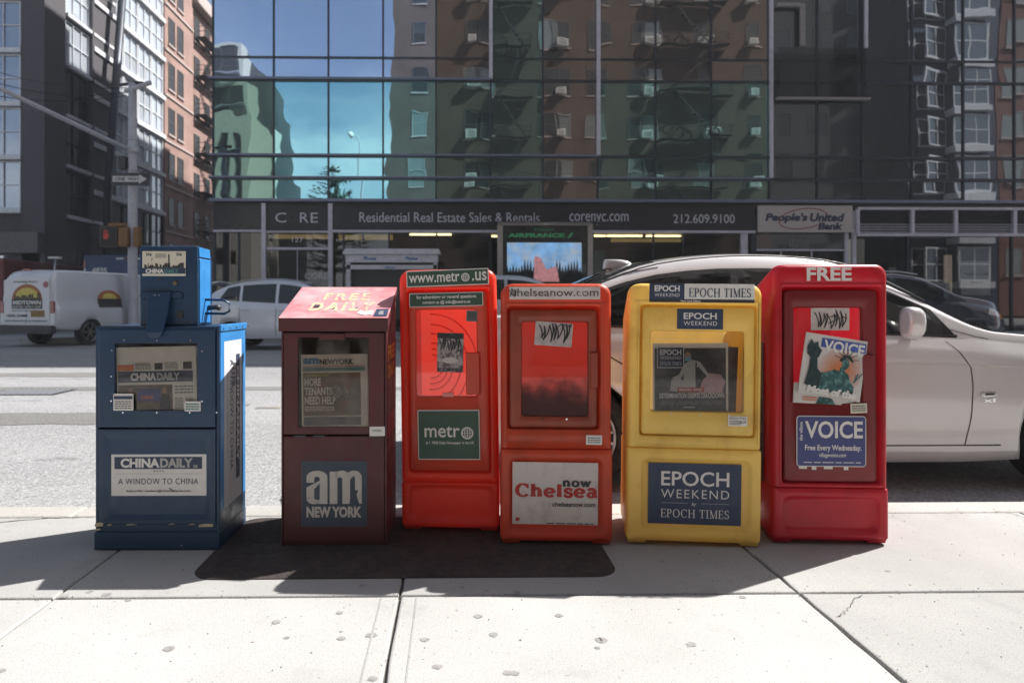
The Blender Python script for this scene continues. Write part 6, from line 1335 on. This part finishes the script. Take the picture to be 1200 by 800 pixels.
for y_ in (3, 5.5, 8.5): box('shop_front', MATS['dim_window_glass'], c, -.29, -.2, y_-.9, y_+1.2, .6, 4.3)
# B: bright glass block
c = empty('glass_block', 'bright sunlit glass apartment block with white floor bands in the side street', 'building', (XL, 39+yB, 0)); LB = atX(193, 200, XL).y-39-yB
box('wall', M_dmas, c, -20, -.3, .01, LB, 0, 55)
nb = 5; bw_ = LB/nb; bwn = simple_window('w', bw_-.12, 2.75, M_wfr, G_farb, 2, 2, fw=.10); bwd = simple_window('w', bw_-.12, 2.75, M_mull, G_dim, 2, 2, fw=.07)
for k in range(12):
    z = 5.2+3.15*k
    box('slab_edge', M_wslab if k > 0 else M_dmas, c, -.29, .12, .1, LB-.02, z-.16, z+.16)
    for j in range(nb):
        put_window(c, bwd if (k < 1) else bwn, (-.12, bw_*(j+.5), z+.18), R(90))
for j in range(nb): box('shop_front', MATS['dim_window_glass'], c, -.29, -.2, bw_*j+.2, bw_*(j+1)-.2, .6, 4.3)
# slanted steel strut in front of the glass block
p, q = atX(126, 232, XL+.7), atX(146, -40, XL+.7); o_ = c.location
MB().tube([Vector((p.x-o_.x, p.y-o_.y, 0)), Vector((p.x-o_.x, p.y-o_.y, p.z)), Vector((q.x-o_.x, q.y-o_.y, q.z))], .27, 10).build('slanted_column', M_mull, c)
# C: red brick building, D beyond it with fire escapes
MB_brick = brick_mat('far_red_brick', (.44, .27, .23), (.38, .22, .19), (.40, .34, .31), .22, .075, 'yz')
MB_pale = mat('pale_stone_trim', (.46, .38, .36), .7)
yC = atX(193, 200, XL).y; yD = atX(226, 200, XL).y; yE = atX(250, 200, XL).y+4
c = empty('brick_tenement', 'red brown brick tenement with paired windows beyond the glass block', 'building', (XL, yC, 0)); LC = yD-yC
box('wall', MB_brick, c, -18, 0, .02, LC, 0, 34)
G_dk = facade_glass('black_window_glass', (.35, .38, .40), (.010, .011, .012), .14, .2); tw = simple_window('w', 1.25, 2.2, mat('dark_sash', (.12, .11, .11), .6), G_dk, 1, 2, pd=.1); 
for k in range(9):
    z = 3.9+3.75*k
    box('string_course', MB_pale, c, .001, .10, .03, LC-.02, z-.75, z-.58)
    for y_ in (1.3, 3.1, 5.9, ):
        if y_ < LC-.8: put_window(c, tw, (-.03+.06, y_, z), R(90)); box('sill', MB_pale, c, .001, .12, y_-.7, y_+.7, z-.16, z-.01)
c = empty('brick_tenement', 'weathered brick tenement hung with black fire escapes at the far end of the side street', 'building', (XL, yD, 0)); LD = yE-yD
box('wall', brick_mat('rose_brick', (.40, .24, .20), (.33, .20, .17), (.38, .33, .30), .22, .075, 'yz'), c, -18, -.25, .02, LD, 0, 30); box('cornice', MB_pale, c, -.249, .5, .0, LD, 28.4, 29.6, .1)
for k in range(7):
    z = 3.7+3.6*k
    for y_ in [1.5+2.6*i for i in range(int(LD/2.6))]: put_window(c, tw, (-.22+.03, y_, z), R(90)); box('sill', MB_pale, c, -.249, -.1, y_-.7, y_+.7, z-.16, z-.01)
def fire_escape(parent, loc, rz, levels, wd, dz, z0, m_):
    o = link('fire_escape', None, parent, loc, (0, 0, rz)); o.empty_display_size = .1
    for k in range(levels):
        z = z0+k*dz; mb = MB()
        mb.box(-wd/2, wd/2, -.95, -.05, z-.03, z+.02)
        for zz in (z+.5, z+.95): mb.box(-wd/2, wd/2, -.96, -.92, zz, zz+.04).box(-wd/2, -wd/2+.04, -.915, -.05, zz, zz+.04).box(wd/2-.04, wd/2, -.915, -.05, zz, zz+.04)
        for i in range(int(wd/.3)+1): x = -wd/2+.02+i*.3; mb.box(x, x+.025, -.945, -.925, z+.02, z+.95)
        if k < levels-1:
            sg = 1 if k % 2 else -1
            for dy in (-.75, -.35):
                mb.add([(-sg*wd*.35, dy, z), (-sg*wd*.35+.16, dy, z), (sg*wd*.30+.16, dy, z+dz), (sg*wd*.30, dy, z+dz), (-sg*wd*.35, dy+.03, z), (-sg*wd*.35+.16, dy+.03, z), (sg*wd*.30+.16, dy+.03, z+dz), (sg*wd*.30, dy+.03, z+dz)], [(0, 1, 2, 3), (7, 6, 5, 4), (0, 4, 5, 1), (2, 6, 7, 3), (1, 5, 6, 2), (3, 7, 4, 0)])
            for q in range(1, 11): t_ = q/11; x = -sg*wd*.35+(sg*wd*.65)*t_; mb.box(x, x+.2, -.72, -.35, z+dz*t_-.01, z+dz*t_+.02)
        mb.build('platform', m_, o)
    return o
M_fe = mat('black_iron', (.02, .02, .022), .6)
fire_escape(c, (-.2, LD*.42, 0), R(90), 7, 5.2, 3.6, 4.2, M_fe)
# end of the side street
c = empty('distant_building', 'pale distant building closing the end of the side street', 'building', (-16, 130, 0)); box('wall', mat('pale_far_wall', (.35, .32, .31), .8), c, -14, 12, 0, 10, 0, 14); box('parapet', MB_pale, c, -14.2, 12.2, -.3, -.01, 13, 14.4)

# ------------------------------------------------------------ buildings behind the camera, seen only as reflections in the glass
YB = -5.4
def rx(px, Yb): return at(px, 300, 48-Yb).x                   # mirror image of a point standing at y = Yb
def rz(py, Yb): return at(560, py, 48-Yb).z
xa, xb = rx(455, YB), rx(1068, YB)
c = empty('brick_apartment_building', 'brown brick apartment building with fire escapes mirrored in the glass front', 'building', (0, YB, 0))
box('wall', brick_mat('brown_brick', (.115, .078, .06), (.095, .066, .052), (.13, .11, .10)), c, xa, rx(905, YB), -16, 0, 0, 44)
M_ac = mat('air_conditioner_metal', (.85, .88, .88), .5); M_win_fr = mat('dark_window_frame', (.10, .10, .10), .5)
w1 = simple_window('w', 1.35, 2.1, M_win_fr, G_dk, 1, 2, pd=.1); w2 = simple_window('w', 1.35, 2.1, mat('grey_window_frame', (.30, .31, .31), .5), facade_glass('curtained_window', (.7, .75, .75), (.22, .25, .25), .3, .3), 1, 2, pd=.1)
acm = MB().box(-.42, .42, -.05, .42, 0, .55).mesh('air_conditioner', M_ac); grm = MB()
for k in range(5): grm.box(-.34, .34, .42, .43, .07+k*.09, .10+k*.09)
grm = grm.mesh('grille', M_dark)
def put_ac(par, loc): o = link('air_conditioner', acm, par, loc); link('grille', grm, o)
rw = random.Random(9)
for k in range(9):
    z = 3.2+3.68*k
    for px in (491, 553, 566, 646, 660, 700, 748, 764, 826, 884):
        x = rx(px, YB)
        put_window(c, w2 if rw.random() < .22 else w1, (x, .02, z), R(180))
        box('sill', MB_pale, c, x-.75, x+.75, .001, .07, z-.10, z-.01)
        if px in (553, 660, 764, 884) or (px == 826 and k % 2) : put_ac(c, (x+rw.uniform(-.2, .2), .15, z+.02))
fire_escape(c, (rx(600, YB), .02, 0), R(180), 8, 3.6, 3.68, 3.0, M_fe); fire_escape(c, (rx(810, YB), .02, 0), R(180), 8, 5.6, 3.68, 3.0, M_fe)
c = empty('dark_tower_block', 'plain dark tower block mirrored at the right of the brick reflection', 'building', (rx(905, YB)+.02, YB-2, 0)); wd = rx(1068, YB)-rx(905, YB)
box('wall', mat('dark_brown_wall', (.055, .055, .055), .8), c, 0, wd, -14, 0, 0, 60)
for k in range(8):
    for x in (2.0, 5.0, 8.0): put_window(c, w1, (x, .02, 4+3.6*k), R(180))
c = empty('bay_window_tower', 'white framed blue glass bay tower mirrored near the right edge', 'building', (rx(1068, YB)+.05, YB, 0)); wd = rx(1170, YB)-rx(1068, YB)
box('wall', mat('navy_cladding', (.05, .06, .10), .5), c, 0, wd, -14, 0, 0, 46); bw2 = simple_window('w', 2.6, 2.75, M_wfr, G_far, 2, 2, fw=.14, pd=.1)
for k in range(12):
    z = 2.5+3.55*k; put_window(c, bw2, (wd*.60-.0, 1.2, z+.3), R(180)); put_window(c, bw2, (wd*.60-2.7, .7, z+.3), R(160)); box('slab_edge', MATS['white_window_frame'], c, wd*.60-1.4, wd*.60+1.5, .01, 1.45, z-.25, z+.26)
    put_window(c, bw2, (1.3, .03, z+.3), R(180)); box('bay_side', MATS['navy_cladding'], c, wd*.60-1.2, wd*.60+1.2, .012, 1.0, z+.27, z+3.25)
c = empty('brick_house', 'reddish brick house mirrored at the right edge of the glass front', 'building', (rx(1171, YB)+.1, YB, 0))
box('wall', brick_mat('mirror_red_brick', (.28, .12, .10), (.22, .10, .085), (.25, .18, .16)), c, 0, 22, -14, 0, 0, 30)
for k in range(7):
    for x in (1.2, 4.5, 7.5): put_window(c, w2, (x, .02, 3.4+3.7*k), R(180)); box('sill', MB_pale, c, x-.8, x+.8, .001, .15, 3.2+3.7*k, 3.38+3.7*k)
# left: pale terraced building
xa, xb = rx(240, -10), rx(302, -10)
c = empty('pale_terraced_building', 'pale terraced building with curved balconies mirrored at the left of the glass front', 'building', (xa-8, -10, 0)); wd = xb-xa+8
M_pb2 = mat('pale_beige_render', (.44, .44, .40), .7)
for k in range(7):
    z = k*3.3; w_k = wd+1.6 if k < 3 else wd+.8-(k-3)*.7
    box('storey', M_pb2, c, 0, w_k, -12, 0, z, z+3.28)
    box('window_band', M_dark, c, .6, w_k-.4, .001, .02, z+1.35, z+2.9)
    ring = [(w_k-1.2*1.6+2.2*math.cos(R(a))*.9, 2.0*math.sin(R(a))) for a in range(0, 91, 15)]
    for zz, hh in ((z+.0, .25), (z+1.1, .1), (z+.6, .06)): MB().prism([(0, zz), (w_k-.2, zz), (w_k-.2, zz+hh), (0, zz+hh)], .001, .9).build('balcony_band', M_wslab if zz == z else M_alu, c)
    for x in [1.2+2.2*i for i in range(int(w_k/2.2))]: put_window(c, simple_w if False else w1, (x, .03, z+.9), R(180))
c = empty('white_civic_building', 'low white building with tall narrow windows mirrored at the left', 'building', (rx(262, -4), -4, 0))
box('wall', mat('warm_white_render', (.46, .45, .41), .7), c, -3.2, 2.1, -7, 0, 0, rz(135, -4)); tall = simple_window('w', .5, 6.5, M_win_fr, G_dk, 1, 3, pd=.1)
for x in (-2.4, -1.4, -.4, .6): put_window(c, tall, (x+.7, .02, rz(135, -4)-8), R(180))
# conifer
def conifer(x, y, h, label):
    c = empty('conifer_tree', label, 'tree', (x, y, 0)); MB().tube([(0, 0, 0), (.05, 0, h*.5), (0, 0, h*.97)], [.16, .11, .02], 8).build('trunk', mat('bark', (.08, .06, .045), .9), c)
    mb = MB(); rnd = random.Random(6)
    lv = 13
    for k in range(lv):
        z = h*(.30+.68*k/lv); rad = 3.9*(1-k/lv)**.62+.15
        nb_ = 9
        for b_ in range(nb_):
            a = 2*math.pi*(b_/nb_)+rnd.uniform(-.3, .3)+k; rl = rad*rnd.uniform(.6, 1.1); zz = z+rnd.uniform(-.15, .15)
            for q in range(int(rl*22)):
                t_ = rnd.random(); px_, py_ = rl*t_*math.cos(a), rl*t_*math.sin(a); pz = zz+.15*rl*t_*t_-.1; s_ = .16+.12*(1-t_)
                d1 = Vector((rnd.uniform(-1, 1), rnd.uniform(-1, 1), rnd.uniform(-.5, .3))).normalized()*s_*1.5; d2 = Vector((rnd.uniform(-1, 1), rnd.uniform(-1, 1), rnd.uniform(-.3, .3))).normalized()*s_*.5
                p = Vector((px_, py_, pz)); mb.add([p-d2, p+d1, p+d2], [(0, 1, 2)])
    mb.build('crown', mat('conifer_green', (.03, .055, .035), .8, var=.4, vscale=3), c)
conifer(rx(391, -6.5), -6.5, rz(183, -6.5), 'dark layered conifer mirrored low in the glass front')
c = empty('street_lamp', 'thin curved street lamp mirrored in the teal panes of the glass front', 'street lamp', (rx(422, 3.0), 2.95, 0)); zt_ = rz(170, 3.0)
MB().tube([(0, 0, 0), (0, 0, zt_-1.5), (-.05, 0, zt_-.3), (-.25, 0, zt_+.5), (-.6, 0, zt_+.75)], [.10, .06, .045, .04, .04], 8).build('pole', M_pole, c); MB().tube([(-.55, 0, zt_+.72), (-.85, 0, zt_+.55)], [.14, .24], 10).build('lamp_head', M_white, c); box('base', M_pole, c, -.18, .18, -.18, .18, 0, .6, .03)

# ------------------------------------------------------------ thin haze volume added to lift the far dark tones
hz_ = MB().box(-410, 410, -310, 710, -1.9, 62).build('haze', None); hz_['kind'] = 'stuff'  # added volume, only lifts the far dark tones
m_ = bpy.data.materials.new('haze'); m_.use_nodes = True; nt = m_.node_tree; nt.nodes.clear()  # material of the added tone-lifting volume
pv = nt.nodes.new('ShaderNodeVolumePrincipled'); pv.inputs['Density'].default_value = .0011; pv.inputs['Color'].default_value = (.86, .90, .96, 1)
mo = nt.nodes.new('ShaderNodeOutputMaterial'); nt.links.new(pv.outputs[0], mo.inputs['Volume'])
hz_.data.materials.clear(); hz_.data.materials.append(m_)
